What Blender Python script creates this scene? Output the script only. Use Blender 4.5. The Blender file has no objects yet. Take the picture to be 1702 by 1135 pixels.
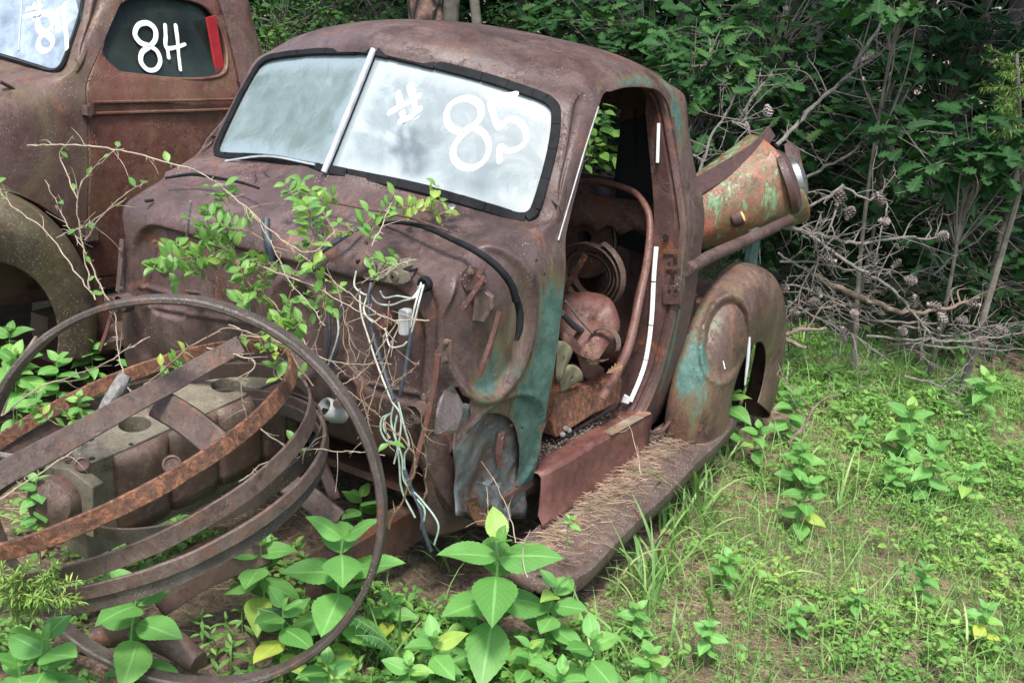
import bpy, math, random
import numpy as np
from mathutils import Vector, Matrix
random.seed(7); rng = np.random.default_rng(11)
SC = bpy.context.scene
COL = SC.collection
# ------------------------------------------------------------------ camera, sky, sun, exposure
O = np.array([2.1471, -2.238, 1.8443]); YAW, PIT, ROL, FPX = -0.5205, 0.3101, 0.0931, 1791.0
WPX, HPX = 1702.0, 1135.0
cy_, sy_, cp_, sp_ = math.cos(YAW), math.sin(YAW), math.cos(PIT), math.sin(PIT)
FW = np.array([sy_*cp_, cy_*cp_, -sp_]); RR = np.array([cy_, -sy_, 0.0]); UU = np.cross(RR, FW)
RT = math.cos(ROL)*RR + math.sin(ROL)*UU; UP = -math.sin(ROL)*RR + math.cos(ROL)*UU
cam = bpy.data.objects.new('camera', bpy.data.cameras.new('camera')); COL.objects.link(cam)
cam.matrix_world = Matrix(((RT[0], UP[0], -FW[0], O[0]), (RT[1], UP[1], -FW[1], O[1]), (RT[2], UP[2], -FW[2], O[2]), (0, 0, 0, 1)))
cam.data.sensor_width = 36.0; cam.data.lens = FPX/WPX*36.0; cam.data.clip_end = 400; cam.data.clip_start = 0.05
SC.camera = cam
SUN_EL, SUN_AZ = math.radians(62), math.radians(155)      # azimuth measured from +Y towards +X
w = bpy.data.worlds.new('World'); SC.world = w; w.use_nodes = True
nt = w.node_tree; bg = nt.nodes['Background']; sky = nt.nodes.new('ShaderNodeTexSky'); sky.sky_type = 'NISHITA'
sky.sun_disc = False; sky.sun_elevation = SUN_EL; sky.sun_rotation = SUN_AZ; sky.air_density = 1.2; sky.dust_density = 3.0
nt.links.new(sky.outputs[0], bg.inputs[0]); bg.inputs[1].default_value = 0.14
sl = bpy.data.lights.new('sun', 'SUN'); sl.energy = 2.3; sl.angle = math.radians(10); sl.color = (1.0, 0.96, 0.9)
so = bpy.data.objects.new('sun', sl); COL.objects.link(so)
sd = Vector((math.sin(SUN_AZ)*math.cos(SUN_EL), math.cos(SUN_AZ)*math.cos(SUN_EL), math.sin(SUN_EL)))
so.rotation_euler = (-sd).to_track_quat('-Z', 'Y').to_euler()
SC.view_settings.view_transform = 'Standard'; SC.view_settings.look = 'None'; SC.view_settings.gamma = 1
SC.view_settings.exposure = 1.4
SC.render.resolution_x = 1024; SC.render.resolution_y = 682
SC.cycles.max_bounces = 8; SC.cycles.transparent_max_bounces = 12

# ------------------------------------------------------------------ measuring helpers
def ray(px, py): return FW + RT*(px-WPX/2)/FPX - UP*(py-HPX/2)/FPX
def at(px, py, ax, val):
    d = ray(px, py)
    if ax == 't': return O + d*val
    i = 'xyz'.index(ax); return O + d*((val-O[i])/d[i])
def onplane(px, py, P0, N):
    d = ray(px, py); return O + d*(np.dot(P0-O, N)/np.dot(d, N))
def unit(v): v = np.asarray(v, float); return v/(np.linalg.norm(v)+1e-12)
def cr(pts, n=6):
    """Catmull-Rom through points"""
    P = np.array(pts, float)
    if len(P) < 3: return np.array([P[0]+(P[-1]-P[0])*k/n for k in range(n+1)])
    P = np.vstack([2*P[0]-P[1], P, 2*P[-1]-P[-2]]); out = []
    for i in range(1, len(P)-2):
        for k in range(n):
            t = k/n; a, b, c, d = P[i-1], P[i], P[i+1], P[i+2]
            out.append(0.5*((2*b)+(c-a)*t+(2*a-5*b+4*c-d)*t*t+(3*b-a-3*c+d)*t**3))
    out.append(P[-2]); return np.array(out)
def sm(a, b, x):
    t = np.clip((x-a)/(b-a), 0, 1); return t*t*(3-2*t)
_ph = rng.uniform(0, 6.28, (24, 3)); _fr = rng.normal(0, 1, (24, 3))
def vn(P, s=1.0, o=0):
    """cheap smooth pseudo noise, about -1..1"""
    P = np.asarray(P, float)*s; r = 0
    for k in range(6):
        f = _fr[(k+o) % 24]*(1+0.35*k); r = r + np.sin(P@f*2.2+_ph[(k+o) % 24, 0])/(1+0.4*k)
    return r/2.6

# ------------------------------------------------------------------ mesh helpers
class MB:
    def __init__(s): s.v = []; s.f = []; s.n = 0
    def add(s, V, F):
        V = np.asarray(V, float); s.v.append(V); s.f += [tuple(i+s.n for i in q) for q in F]; s.n += len(V); return s
    def grid(s, G, closed_u=False, closed_v=False, flip=False):
        G = np.asarray(G, float); a, b = G.shape[:2]; F = []
        for i in range(a if closed_u else a-1):
            for j in range(b if closed_v else b-1):
                q = (i*b+j, i*b+(j+1) % b, ((i+1) % a)*b+(j+1) % b, ((i+1) % a)*b+j)
                F.append(q[::-1] if flip else q)
        return s.add(G.reshape(-1, 3), F)
    def tube(s, pts, r, n=8, cap=True, squash=None):
        P = np.asarray(pts, float); m = len(P); r = np.full(m, r) if np.isscalar(r) else np.interp(np.linspace(0, 1, m), np.linspace(0, 1, len(r)), r)
        T = np.gradient(P, axis=0); T /= np.linalg.norm(T, axis=1)[:, None]+1e-12
        ref = np.array([0, 0, 1.]) if abs(T[0][2]) < .9 else np.array([1., 0, 0])
        G = []; u = unit(np.cross(T[0], ref))
        for i in range(m):
            u = unit(u-T[i]*np.dot(u, T[i])); v = np.cross(T[i], u)
            a = np.linspace(0, 2*np.pi, n, endpoint=False)[:, None]
            G.append(P[i]+r[i]*(np.cos(a)*u+np.sin(a)*v))
        b = s.n; s.grid(np.array(G), closed_v=True)
        if cap: s.f.append(tuple(b+k for k in range(n))[::-1]); s.f.append(tuple(b+(m-1)*n+k for k in range(n)))
        return s
    def strap(s, pts, wdir, wd, th):
        """flat bar: width along wdir, thickness across; wdir may be one vector or one per point"""
        P = np.asarray(pts, float); m = len(P); T = np.gradient(P, axis=0); G = []
        W = np.broadcast_to(np.asarray(wdir, float), (m, 3)); wd = np.interp(np.linspace(0, 1, m), np.linspace(0, 1, np.size(wd)), np.ravel(wd))
        for i in range(m):
            t = unit(T[i]); x = unit(W[i]-t*np.dot(W[i], t)); y = np.cross(t, x); a, b = wd[i]/2, th/2; c = min(a, b)*.5
            G.append([P[i]+x*q+y*r for q, r in ((-a, -b+c), (-a+c, -b), (a-c, -b), (a, -b+c), (a, b-c), (a-c, b), (-a+c, b), (-a, b-c))])
        b0 = s.n; s.grid(np.array(G), closed_v=True)
        s.f.append(tuple(b0+k for k in range(8))[::-1]); s.f.append(tuple(b0+(m-1)*8+k for k in range(8)))
        return s
    def prism(s, poly, ext):
        """closed polygon (list of 3D points) extruded by vector ext"""
        P = np.asarray(poly, float); n = len(P); V = np.vstack([P, P+np.asarray(ext)])
        F = [tuple(range(n))[::-1], tuple(range(n, 2*n))]+[(i, (i+1) % n, n+(i+1) % n, n+i) for i in range(n)]
        return s.add(V, F)
    def box(s, c, X, Y, Z, bev=0.0):
        """box from centre and three half vectors, with chamfered long edges"""
        c, X, Y, Z = map(lambda q: np.asarray(q, float), (c, X, Y, Z))
        lx, ly = np.linalg.norm(X), np.linalg.norm(Y); b = bev
        ux, uy = X/lx, Y/ly
        ring = [(-lx+b, -ly), (lx-b, -ly), (lx, -ly+b), (lx, ly-b), (lx-b, ly), (-lx+b, ly), (-lx, ly-b), (-lx, -ly+b)] if b else [(-lx, -ly), (lx, -ly), (lx, ly), (-lx, ly)]
        return s.prism([c-Z+ux*p+uy*q for p, q in ring], 2*Z)
    def lathe(s, c, ax, prof, n=24, arc=(0, 2*math.pi)):
        c = np.asarray(c, float); ax = unit(ax); u = unit(np.cross(ax, [0.3, 0.2, 1] if abs(ax[2]) < .9 else [1, 0, 0])); v = np.cross(ax, u)
        full = abs(arc[1]-arc[0]-2*math.pi) < 1e-6
        A = np.linspace(arc[0], arc[1], n, endpoint=not full)
        G = [[c+ax*h+r*(math.cos(a)*u+math.sin(a)*v) for a in A] for r, h in prof]
        return s.grid(np.array(G), closed_v=full)
    def ball(s, c, r, n=8):
        return s.lathe(c, [0, 0, 1], [(r*math.sin(k*math.pi/n)+1e-4, -r*math.cos(k*math.pi/n)) for k in range(n+1)], n*2)
    def build(s, name, mat, parent=None, smooth=True, attr=None, solid=0.0, jitter=0.0, bevel=0.0, subd=0):
        V = np.vstack(s.v)
        if jitter: V = V+np.stack([vn(V, 9, 0), vn(V, 9, 5), vn(V, 9, 11)], 1)*jitter
        off = np.array(parent['_loc'][:]) if parent is not None and '_loc' in parent else np.zeros(3)
        me = bpy.data.meshes.new(name); me.from_pydata((V-off).tolist(), [], s.f); me.update()
        if smooth: me.shade_smooth()
        if attr is not None:
            a = me.attributes.new('paint', 'FLOAT', 'POINT'); a.data.foreach_set('value', attr(V).astype(np.float32))
        me.materials.append(mat)
        o = bpy.data.objects.new(name, me); COL.objects.link(o)
        if parent is not None: o.parent = parent; o['_loc'] = off.tolist()
        if solid: m = o.modifiers.new('s', 'SOLIDIFY'); m.thickness = solid; m.offset = 0
        if bevel: m = o.modifiers.new('b', 'BEVEL'); m.width = bevel; m.segments = 2; m.limit_method = 'ANGLE'
        if subd: m = o.modifiers.new('d', 'SUBSURF'); m.levels = subd; m.render_levels = subd
        if smooth:
            try: me.set_sharp_from_angle(angle=math.radians(42))
            except Exception: pass
        return o
def thing(name, label, cat, loc, group=None):
    o = bpy.data.objects.new(name, None); COL.objects.link(o); o.location = Vector([float(q) for q in loc]); o['_loc'] = [float(q) for q in loc]
    o['label'] = label; o['category'] = cat
    if group: o['group'] = group
    return o
def tag(o, label=None, cat=None, group=None, kind=None):
    for k, v in (('label', label), ('category', cat), ('group', group), ('kind', kind)):
        if v: o[k] = v
    return o
def apply_mods(o):
    dg = bpy.context.evaluated_depsgraph_get(); dg.update()
    me = bpy.data.meshes.new_from_object(o.evaluated_get(dg), preserve_all_data_layers=True, depsgraph=dg)
    o.modifiers.clear(); o.data = me; return o
def bool_apply(o, cutters, op='DIFFERENCE', kill=True):
    for c in cutters:
        m = o.modifiers.new('c', 'BOOLEAN'); m.object = c; m.operation = op; m.solver = 'EXACT'
    apply_mods(o)
    if kill:
        for c in cutters: bpy.data.objects.remove(c)
    return o

# ------------------------------------------------------------------ materials
def mat_new(name):
    m = bpy.data.materials.new(name); m.use_nodes = True; nt = m.node_tree; nt.nodes.clear()
    out = nt.nodes.new('ShaderNodeOutputMaterial'); p = nt.nodes.new('ShaderNodeBsdfPrincipled'); nt.links.new(p.outputs[0], out.inputs[0])
    return m, nt, p, out
class NB:
    def __init__(s, nt): s.nt = nt; s.tc = nt.nodes.new('ShaderNodeTexCoord')
    def noise(s, scale, det=6, rough=.6, dist=0, stretch=None, which=0):
        n = s.nt.nodes.new('ShaderNodeTexNoise'); n.inputs['Scale'].default_value = scale; n.inputs['Detail'].default_value = det
        n.inputs['Roughness'].default_value = rough; n.inputs['Distortion'].default_value = dist
        mp = s.nt.nodes.new('ShaderNodeMapping'); mp.inputs['Location'].default_value = (which*3.1, which*1.7, which*.9)
        if stretch: mp.inputs['Scale'].default_value = stretch
        s.nt.links.new(s.tc.outputs['Object'], mp.inputs[0]); s.nt.links.new(mp.outputs[0], n.inputs[0]); return n.outputs['Fac']
    def vor(s, scale, feature='F1', rnd=1.0):
        n = s.nt.nodes.new('ShaderNodeTexVoronoi'); n.inputs['Scale'].default_value = scale; n.feature = feature
        s.nt.links.new(s.tc.outputs['Object'], n.inputs['Vector']); return n.outputs['Distance']
    def ramp(s, f, stops):
        r = s.nt.nodes.new('ShaderNodeValToRGB'); e = r.color_ramp.elements
        while len(e) < len(stops): e.new(.5)
        for q, (p, c) in zip(e, stops): q.position = p; q.color = (*c, 1) if not np.isscalar(c) else (c, c, c, 1)
        s.nt.links.new(f, r.inputs[0]); return r.outputs[0]
    def mix(s, f, a, b, mode='MIX'):
        n = s.nt.nodes.new('ShaderNodeMix'); n.data_type = 'RGBA'; n.blend_type = mode
        for sock, val in ((n.inputs[0], f), (n.inputs[6], a), (n.inputs[7], b)):
            if isinstance(val, (tuple, list)): sock.default_value = (*val, 1)
            elif np.isscalar(val): sock.default_value = val
            else: s.nt.links.new(val, sock)
        return n.outputs[2]
    def math(s, op, a, b=0.0, c=0.0, clamp=False):
        n = s.nt.nodes.new('ShaderNodeMath'); n.operation = op; n.use_clamp = clamp
        for i, val in enumerate((a, b, c)):
            if np.isscalar(val): n.inputs[i].default_value = val
            else: s.nt.links.new(val, n.inputs[i])
        return n.outputs[0]
    def attr(s, name):
        n = s.nt.nodes.new('ShaderNodeAttribute'); n.attribute_name = name; return n.outputs['Fac']
    def bump(s, p, h, st, dist=.01):
        b = s.nt.nodes.new('ShaderNodeBump'); b.inputs['Strength'].default_value = st; b.inputs['Distance'].default_value = dist
        s.nt.links.new(h, b.inputs['Height']); s.nt.links.new(b.outputs[0], p.inputs['Normal'])
def rust(name, dark=(.055, .030, .028), mid=(.125, .072, .066), lite=(.235, .165, .16), orange=(.27, .10, .04), oam=.3, paint=None, pscale=1.0, lichen=.35, rough=.50, bump=.55, scale=1.0, olive=None):
    """layered rust; paint = remnant colour shown where the 'paint' attribute is high"""
    m, nt, p, out = mat_new(name); b = NB(nt)
    n1 = b.noise(3.2*scale, 9, .68, .6); n2 = b.noise(14*scale, 8, .7, .3, which=1); n3 = b.noise(70*scale, 5, .7, which=2)
    f = b.math('ADD', b.math('MULTIPLY', n1, .55), b.math('ADD', b.math('MULTIPLY', n2, .33), b.math('MULTIPLY', n3, .12)))
    dark, mid, lite = [tuple(np.array(q)*k_) for q, k_ in ((dark, .50), (mid, .66), (lite, .74))]; orange = tuple(np.array(orange)*.8)
    col = b.ramp(f, [(.37, dark), (.455, mid), (.56, tuple(.55*np.array(mid)+.45*np.array(lite))), (.655, lite)])
    st = b.noise(5*scale, 7, .65, .4, stretch=(2.2, 2.2, .5), which=3)
    col = b.mix(b.ramp(st, [(.45, 0.0), (.68, .55)]), col, tuple(np.array(mid)*.62))
    gr = b.noise(160*scale, 3, .8, which=10); col = b.mix(b.ramp(gr, [(.36, .55), (.50, 0.0)]), col, tuple(np.array(dark)*.8)); col = b.mix(b.ramp(gr, [(.58, 0.0), (.70, .35)]), col, lite)
    fk = b.noise(8*scale, 14, .78, .25, which=12); fkm = b.ramp(fk, [(.545, 0.0), (.56, .30)]); col = b.mix(fkm, col, tuple(np.minimum(np.array(lite)*1.15, .9))); fd = b.ramp(b.noise(11*scale, 14, .8, .5, which=13), [(.405, .45), (.42, 0.0)]); col = b.mix(fd, col, tuple(np.array(dark)*1.1))
    mo = b.noise(1.6*scale, 6, .6, .3, which=11); col = b.mix(b.ramp(mo, [(.40, .55), (.56, 0.0)]), col, tuple(np.array(mid)*.5))
    so = b.noise(7*scale, 9, .72, 1.0, which=4)
    col = b.mix(b.math('MULTIPLY', b.ramp(so, [(.60-oam*.30, 0.0), (.74-oam*.30, 1.0)]), .85), col, b.ramp(n3, [(.35, tuple(np.array(orange)*.55)), (.6, orange)]))
    if olive:
        so2 = b.noise(4*scale, 8, .7, .8, which=9); col = b.mix(b.math('MULTIPLY', b.ramp(so2, [(.47, 0.0), (.66, 1.0)]), .42), col, olive)
    if paint:
        a = b.attr('paint'); pn = b.noise(6*pscale, 10, .72, .8, stretch=(2.2, 2.2, .45), which=5)
        k = b.math('SUBTRACT', b.math('MULTIPLY', a, 1.5), b.math('MULTIPLY', b.math('SUBTRACT', pn, .26), 2.5)); k = b.math('MULTIPLY', k, 2.2, clamp=True)
        edge = b.mix(b.noise(9, 6, which=6), (.085, .085, .04), (.13, .085, .045))
        inner = b.ramp(b.noise(22, 8, .7, which=7), [(.35, tuple(np.array(paint)*.55)), (.55, paint), (.72, tuple(np.array(paint)*1.35+.02))])
        pc = b.mix(b.math('MULTIPLY', b.math('SUBTRACT', k, .45), 2.2, clamp=True), edge, inner)
        col = b.mix(b.math('MULTIPLY', k, 1.6, clamp=True), col, pc)
    if lichen:
        v = b.vor(95*scale); msk = b.noise(5.5, 6, .7, which=8)
        lm = b.math('MULTIPLY', b.ramp(v, [(.12, 1.0), (.22, 0.0)]), b.ramp(msk, [(.62-lichen*.25, 0.0), (.70-lichen*.25, 1.0)]))
        col = b.mix(b.math('MULTIPLY', lm, .75), col, (.36, .37, .33))
    nt.links.new(col, p.inputs['Base Color'])
    nt.links.new(b.ramp(n2, [(.3, rough-.14), (.7, rough+.14)]), p.inputs['Roughness']); p.inputs['Specular IOR Level'].default_value = .42
    h = b.math('ADD', b.math('MULTIPLY', n2, .6), b.math('ADD', b.math('MULTIPLY', n3, .35), b.math('MULTIPLY', so, .5)))
    h = b.math('ADD', h, b.math('MULTIPLY', b.math('SUBTRACT', fkm, fd), .9))
    b.bump(p, h, bump, .006)
    return m
def plain(name, c, rough=.6, metal=0, var=.25, scale=25, bump=.15, spec=.5):
    m, nt, p, out = mat_new(name); b = NB(nt); n = b.noise(scale, 7, .65)
    c = np.array(c); col = b.ramp(n, [(.3, tuple(c*(1-var))), (.5, tuple(c)), (.7, tuple(np.minimum(c*(1+var), .95)))])
    nt.links.new(col, p.inputs['Base Color']); p.inputs['Roughness'].default_value = rough; p.inputs['Metallic'].default_value = metal
    p.inputs['Specular IOR Level'].default_value = spec
    b.bump(p, n, bump, .003); return m
def leafmat(name, c1, c2, c3=None, rough=.45, trans=.35, vein=.35, spec=.4):
    """c1..c3 by per-leaf 'tone'; midrib and side veins from the UVs"""
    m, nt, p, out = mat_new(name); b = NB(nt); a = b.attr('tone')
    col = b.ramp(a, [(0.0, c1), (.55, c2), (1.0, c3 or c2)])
    n = b.noise(30, 4); col = b.mix(b.ramp(n, [(.35, 0.0), (.7, .35)]), col, tuple(np.array(c1)*.7))
    if vein:
        uv = nt.nodes.new('ShaderNodeSeparateXYZ'); nt.links.new(b.tc.outputs['UV'], uv.inputs[0])
        ax = b.math('ABSOLUTE', b.math('SUBTRACT', uv.outputs[0], .5))
        rib = b.ramp(ax, [(.018, 1.0), (.045, 0.0)])
        sv = b.math('SINE', b.math('MULTIPLY', b.math('SUBTRACT', uv.outputs[1], b.math('MULTIPLY', ax, .9)), 48.0))
        sv = b.ramp(sv, [(.86, 0.0), (1.0, .45)])
        vm = b.math('MULTIPLY', b.math('MAXIMUM', rib, sv), vein)
        col = b.mix(vm, col, tuple(np.minimum(np.array(c2)*1.6+.08, .8)))
        b.bump(p, b.math('MAXIMUM', rib, sv), .25, .002)
    nt.links.new(col, p.inputs['Base Color']); p.inputs['Roughness'].default_value = rough; p.inputs['Specular IOR Level'].default_value = spec
    if trans:
        t = nt.nodes.new('ShaderNodeBsdfTranslucent'); g = b.mix(.5, col, (c2[0]*1.6, c2[1]*1.5, c2[2]*.7)); nt.links.new(g, t.inputs[0])
        ms = nt.nodes.new('ShaderNodeMixShader'); ms.inputs[0].default_value = trans
        nt.links.new(p.outputs[0], ms.inputs[1]); nt.links.new(t.outputs[0], ms.inputs[2]); nt.links.new(ms.outputs[0], out.inputs[0])
    return m

TEAL = (.058, .110, .092)
M = {}
M['cab'] = rust('cab_rust', paint=TEAL, lichen=.25, dark=(.06, .035, .03), mid=(.118, .070, .062), lite=(.215, .150, .138), oam=.14)
M['jamb'] = rust('jamb_rust', mid=(.115, .060, .054), dark=(.06, .032, .03), lite=(.18, .11, .10), paint=TEAL, lichen=.3, oam=.2)
M['sill'] = rust('sill_rust', dark=(.09, .035, .03), mid=(.17, .066, .056), lite=(.26, .13, .11), oam=.2, lichen=.1)
M['inside'] = rust('inner_rust', dark=(.05, .028, .025), mid=(.12, .065, .052), lite=(.20, .13, .10), oam=.3, lichen=.1, orange=(.16, .06, .025))
M['red'] = rust('red_rust', dark=(.09, .038, .03), mid=(.17, .075, .06), lite=(.25, .13, .105), oam=.1, lichen=.45)
M['strap'] = rust('strap_rust', dark=(.06, .035, .028), mid=(.135, .09, .072), lite=(.22, .165, .14), oam=.22, orange=(.24, .11, .06), scale=3.2, lichen=.3)
M['orange'] = rust('orange_rust', dark=(.10, .035, .02), mid=(.14, .062, .038), lite=(.28, .15, .095), orange=(.42, .17, .08), oam=.42, scale=5.0, bump=1.0, lichen=.0)
M['darkhoop'] = rust('dark_hoop_rust', dark=(.05, .038, .032), mid=(.10, .078, .066), lite=(.17, .14, .12), oam=.1, scale=1.6, lichen=.55)
M['fender'] = rust('fender_rust', mid=(.13, .078, .062), lite=(.235, .165, .13), orange=(.22, .105, .06), paint=(.065, .135, .115), lichen=.2, oam=.35)
M['cone'] = rust('old_fender_paint', dark=(.10, .06, .035), mid=(.19, .115, .06), lite=(.30, .21, .13), orange=(.40, .13, .08), oam=.58, paint=(.15, .25, .13), pscale=2.2, scale=1.5, lichen=.3)
M['other'] = rust('second_truck_rust', dark=(.08, .045, .04), mid=(.165, .09, .078), lite=(.24, .165, .14), oam=.1, lichen=.5, olive=(.15, .13, .06))
M['otherdoor'] = rust('second_truck_door', dark=(.07, .035, .028), mid=(.19, .075, .058), lite=(.27, .15, .11), oam=.25, orange=(.19, .065, .035), lichen=.45, olive=(.14, .11, .045))
M['mossy'] = rust('mossy_fender', dark=(.05, .038, .028), mid=(.11, .085, .055), lite=(.18, .155, .10), oam=.05, lichen=.75, olive=(.13, .13, .05))
M['iron'] = rust('block_iron', dark=(.10, .09, .07), mid=(.20, .175, .125), lite=(.35, .32, .245), oam=.08, orange=(.20, .09, .06), lichen=.4)
M['blockside'] = rust('block_side_rust', dark=(.07, .04, .034), mid=(.15, .088, .07), lite=(.26, .20, .155), oam=.1, lichen=.5, scale=2)
M['board'] = rust('running_board_rust', dark=(.055, .036, .03), mid=(.115, .075, .06), lite=(.21, .16, .135), oam=.1, lichen=.95, scale=1.2)
M['rubber'] = plain('black_rubber', (.009, .010, .011), .75, var=.5, spec=.15)
M['black'] = plain('hole_black', (.006, .005, .005), .9)  # flat near-black standing in for unlit hollows, also seam and badge letters
M['lining'] = plain('dark_lining', (.020, .024, .024), .9, scale=8, var=.4)
M['white'] = plain('white_paint', (.72, .75, .76), .6, var=.14, scale=14)
M['whitewire'] = plain('white_wire', (.36, .38, .33), .5, var=.3, scale=60)
M['greenwire'] = plain('green_wire', (.22, .30, .24), .5, var=.3, scale=60)
M['bluewire'] = plain('dark_blue_wire', (.03, .04, .055), .55, var=.5, scale=80)
M['box'] = plain('grey_plastic', (.30, .31, .30), .6, var=.25, scale=40)
M['chrome'] = plain('dull_chrome', (.30, .31, .31), .35, .8, var=.4)
M['alum'] = plain('weathered_trim', (.34, .36, .37), .45, .2, var=.25)
M['oldalum'] = plain('dull_trim', (.22, .23, .23), .5, .2, var=.3)
M['greypaint'] = rust('grey_inner_paint', dark=(.07, .08, .08), mid=(.17, .20, .205), lite=(.27, .31, .32), orange=(.10, .045, .03), oam=.5, lichen=.1)
M['cream'] = plain('cream_peel', (.13, .115, .065), .8, var=.5)
M['redpost'] = plain('red_strip', (.30, .012, .016), .6, var=.3)
M['yellow'] = plain('amber_lens', (.55, .42, .12), .4, var=.2)
M['plate'] = plain('badge_green', (.12, .17, .13), .5, var=.3)
M['greywood'] = plain('weathered_wood', (.14, .135, .125), .9, var=.6, scale=60, bump=.6)
M['deadtwig'] = plain('dead_twig', (.13, .118, .105), .9, var=.5, scale=35, bump=.4)
M['deadtwig2'] = plain('brown_dead_twig', (.15, .11, .085), .9, var=.5, scale=35, bump=.4)
M['lightstem'] = plain('pale_dry_stem', (.28, .23, .17), .8, var=.35, scale=40)
M['greenstem'] = plain('green_stem', (.12, .22, .06), .6, var=.3, scale=20)
M['vinestem'] = plain('brown_vine_stem', (.17, .12, .075), .7, var=.4, scale=30)
M['barkdark'] = plain('dark_bark', (.045, .038, .032), .95, var=.5, scale=14, bump=.8)
M['barkgrey'] = plain('grey_bark', (.12, .11, .09), .95, var=.5, scale=16, bump=.8)
M['cone_seed'] = plain('pine_cone_grey', (.21, .18, .16), .9, var=.5, scale=60)
M['needles'] = plain('dry_needles', (.42, .31, .21), .9, var=.5, scale=20)
M['deadleaf'] = leafmat('dead_leaf', (.16, .085, .045), (.30, .19, .11), (.40, .29, .20), .8, .1, .3)
def pine_bark():
    m, nt, p, out = mat_new('pine_plate_bark'); b = NB(nt)
    v = nt.nodes.new('ShaderNodeTexVoronoi'); v.feature = 'DISTANCE_TO_EDGE'; v.inputs['Scale'].default_value = 9
    mp = nt.nodes.new('ShaderNodeMapping'); mp.inputs['Scale'].default_value = (1, 1, .38); nt.links.new(b.tc.outputs['Object'], mp.inputs[0]); nt.links.new(mp.outputs[0], v.inputs['Vector'])
    n = b.noise(24, 7, .7); col = b.mix(b.ramp(v.outputs['Distance'], [(.03, 0.0), (.16, 1.0)]), (.012, .01, .01), b.ramp(n, [(.3, (.05, .035, .03)), (.52, (.17, .10, .075)), (.7, (.28, .18, .13))]))
    nt.links.new(col, p.inputs['Base Color']); p.inputs['Roughness'].default_value = .95; b.bump(p, b.math('ADD', b.ramp(v.outputs['Distance'], [(0, 0.0), (.2, 1.0)]), b.math('MULTIPLY', n, .4)), .9, .03); return m
M['pine'] = pine_bark()
def glass_front(name, base, dark, edge, halfx):
    """dirty frosted windscreen: chalky film, cloudier towards edges, streaks; reflected sky and trees held in the tints"""
    m, nt, p, out = mat_new(name); b = NB(nt)
    n = b.noise(5, 8, .65, 1.2); s = b.noise(16, 8, .75, .4, stretch=(1, 1, .3), which=2); k = b.noise(45, 6, .8, 2.2, which=4)
    col = b.ramp(n, [(.36, dark), (.55, base), (.68, edge)])
    col = b.mix(b.ramp(s, [(.52, 0.0), (.7, .5)]), col, edge)
    a = b.attr('paint'); en = b.math('ADD', a, b.math('MULTIPLY', b.math('SUBTRACT', n, .5), .8))
    col = b.mix(b.ramp(en, [(.45, 0.0), (.75, .85)]), col, edge)
    col = b.mix(b.ramp(k, [(.66, 0.0), (.70, .55)]), col, tuple(np.array(dark)*.6))
    nt.links.new(col, p.inputs['Base Color']); nt.links.new(b.ramp(n, [(.3, .16), (.6, .34)]), p.inputs['Roughness']); p.inputs['Specular IOR Level'].default_value = .7
    p.inputs['Coat Weight'].default_value = .35; p.inputs['Coat Roughness'].default_value = .15
    b.bump(p, s, .05, .002)
    return m
M['wsR'] = glass_front('frosted_glass', (.155, .195, .205), (.125, .16, .17), (.25, .29, .295), .6)
M['wsL'] = glass_front('frosted_glass_reflected_trees', (.125, .16, .14), (.085, .115, .09), (.20, .25, .26), .6)  # green tint paints the trees mirrored in this frosted pane
M['ws2'] = glass_front('second_windscreen', (.19, .24, .29), (.10, .13, .16), (.30, .36, .44), .6)
def dark_glass():
    m, nt, p, out = mat_new('dark_door_glass'); b = NB(nt); v = b.vor(120); n = b.noise(6, 5)
    col = b.mix(b.math('MULTIPLY', b.ramp(v, [(.10, 1.0), (.2, 0.0)]), b.ramp(n, [(.5, 0.0), (.62, .7)])), b.ramp(b.noise(3, 6), [(.35, (.012, .016, .014)), (.65, (.05, .07, .055))]), (.4, .45, .45))
    nt.links.new(col, p.inputs['Base Color']); p.inputs['Roughness'].default_value = .12; p.inputs['Alpha'].default_value = .42; return m
M['dglass'] = dark_glass()
def ground_mat():
    m, nt, p, out = mat_new('leaf_litter_soil'); b = NB(nt)
    n = b.noise(2.2, 8, .65); f = b.noise(38, 8, .75, .8, which=1); g = b.noise(120, 4, .7, which=2)
    c = b.ramp(f, [(.36, (.035, .025, .018)), (.46, (.12, .08, .055)), (.56, (.24, .165, .115)), (.66, (.36, .27, .20))])
    c = b.mix(b.ramp(n, [(.45, 0.0), (.65, .5)]), c, (.07, .075, .03))
    nt.links.new(c, p.inputs['Base Color']); p.inputs['Roughness'].default_value = .95; b.bump(p, b.math('ADD', f, b.math('MULTIPLY', g, .4)), .8, .03); return m
M['ground'] = ground_mat()
M['weed'] = leafmat('broad_weed_leaf', (.09, .24, .055), (.17, .39, .10), (.42, .46, .07), .5, .36, .32)
M['cover'] = leafmat('ground_cover_leaf', (.085, .21, .045), (.18, .35, .075), (.34, .42, .09), .5, .3, .15)
M['vine'] = leafmat('vine_leaf', (.09, .21, .05), (.16, .33, .07), (.34, .44, .08), .4, .38, .3)
M['grass'] = leafmat('grass_blade', (.11, .23, .06), (.22, .38, .11), (.45, .46, .22), .5, .3, .0)
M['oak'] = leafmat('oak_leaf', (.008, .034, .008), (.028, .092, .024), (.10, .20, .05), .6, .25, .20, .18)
M['bush'] = leafmat('bush_leaf', (.004, .016, .004), (.020, .068, .012), (.10, .20, .035), .62, .22, .2, .15)  # low oak and bush tones carry the wood's shade as leaf colour
M['cedar'] = leafmat('cedar_spray', (.12, .24, .05), (.24, .38, .08), (.34, .42, .10), .6, .2, .0)
M['fern'] = leafmat('fern_leaf', (.05, .14, .05), (.09, .20, .07), None, .5, .25, .0)

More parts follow.
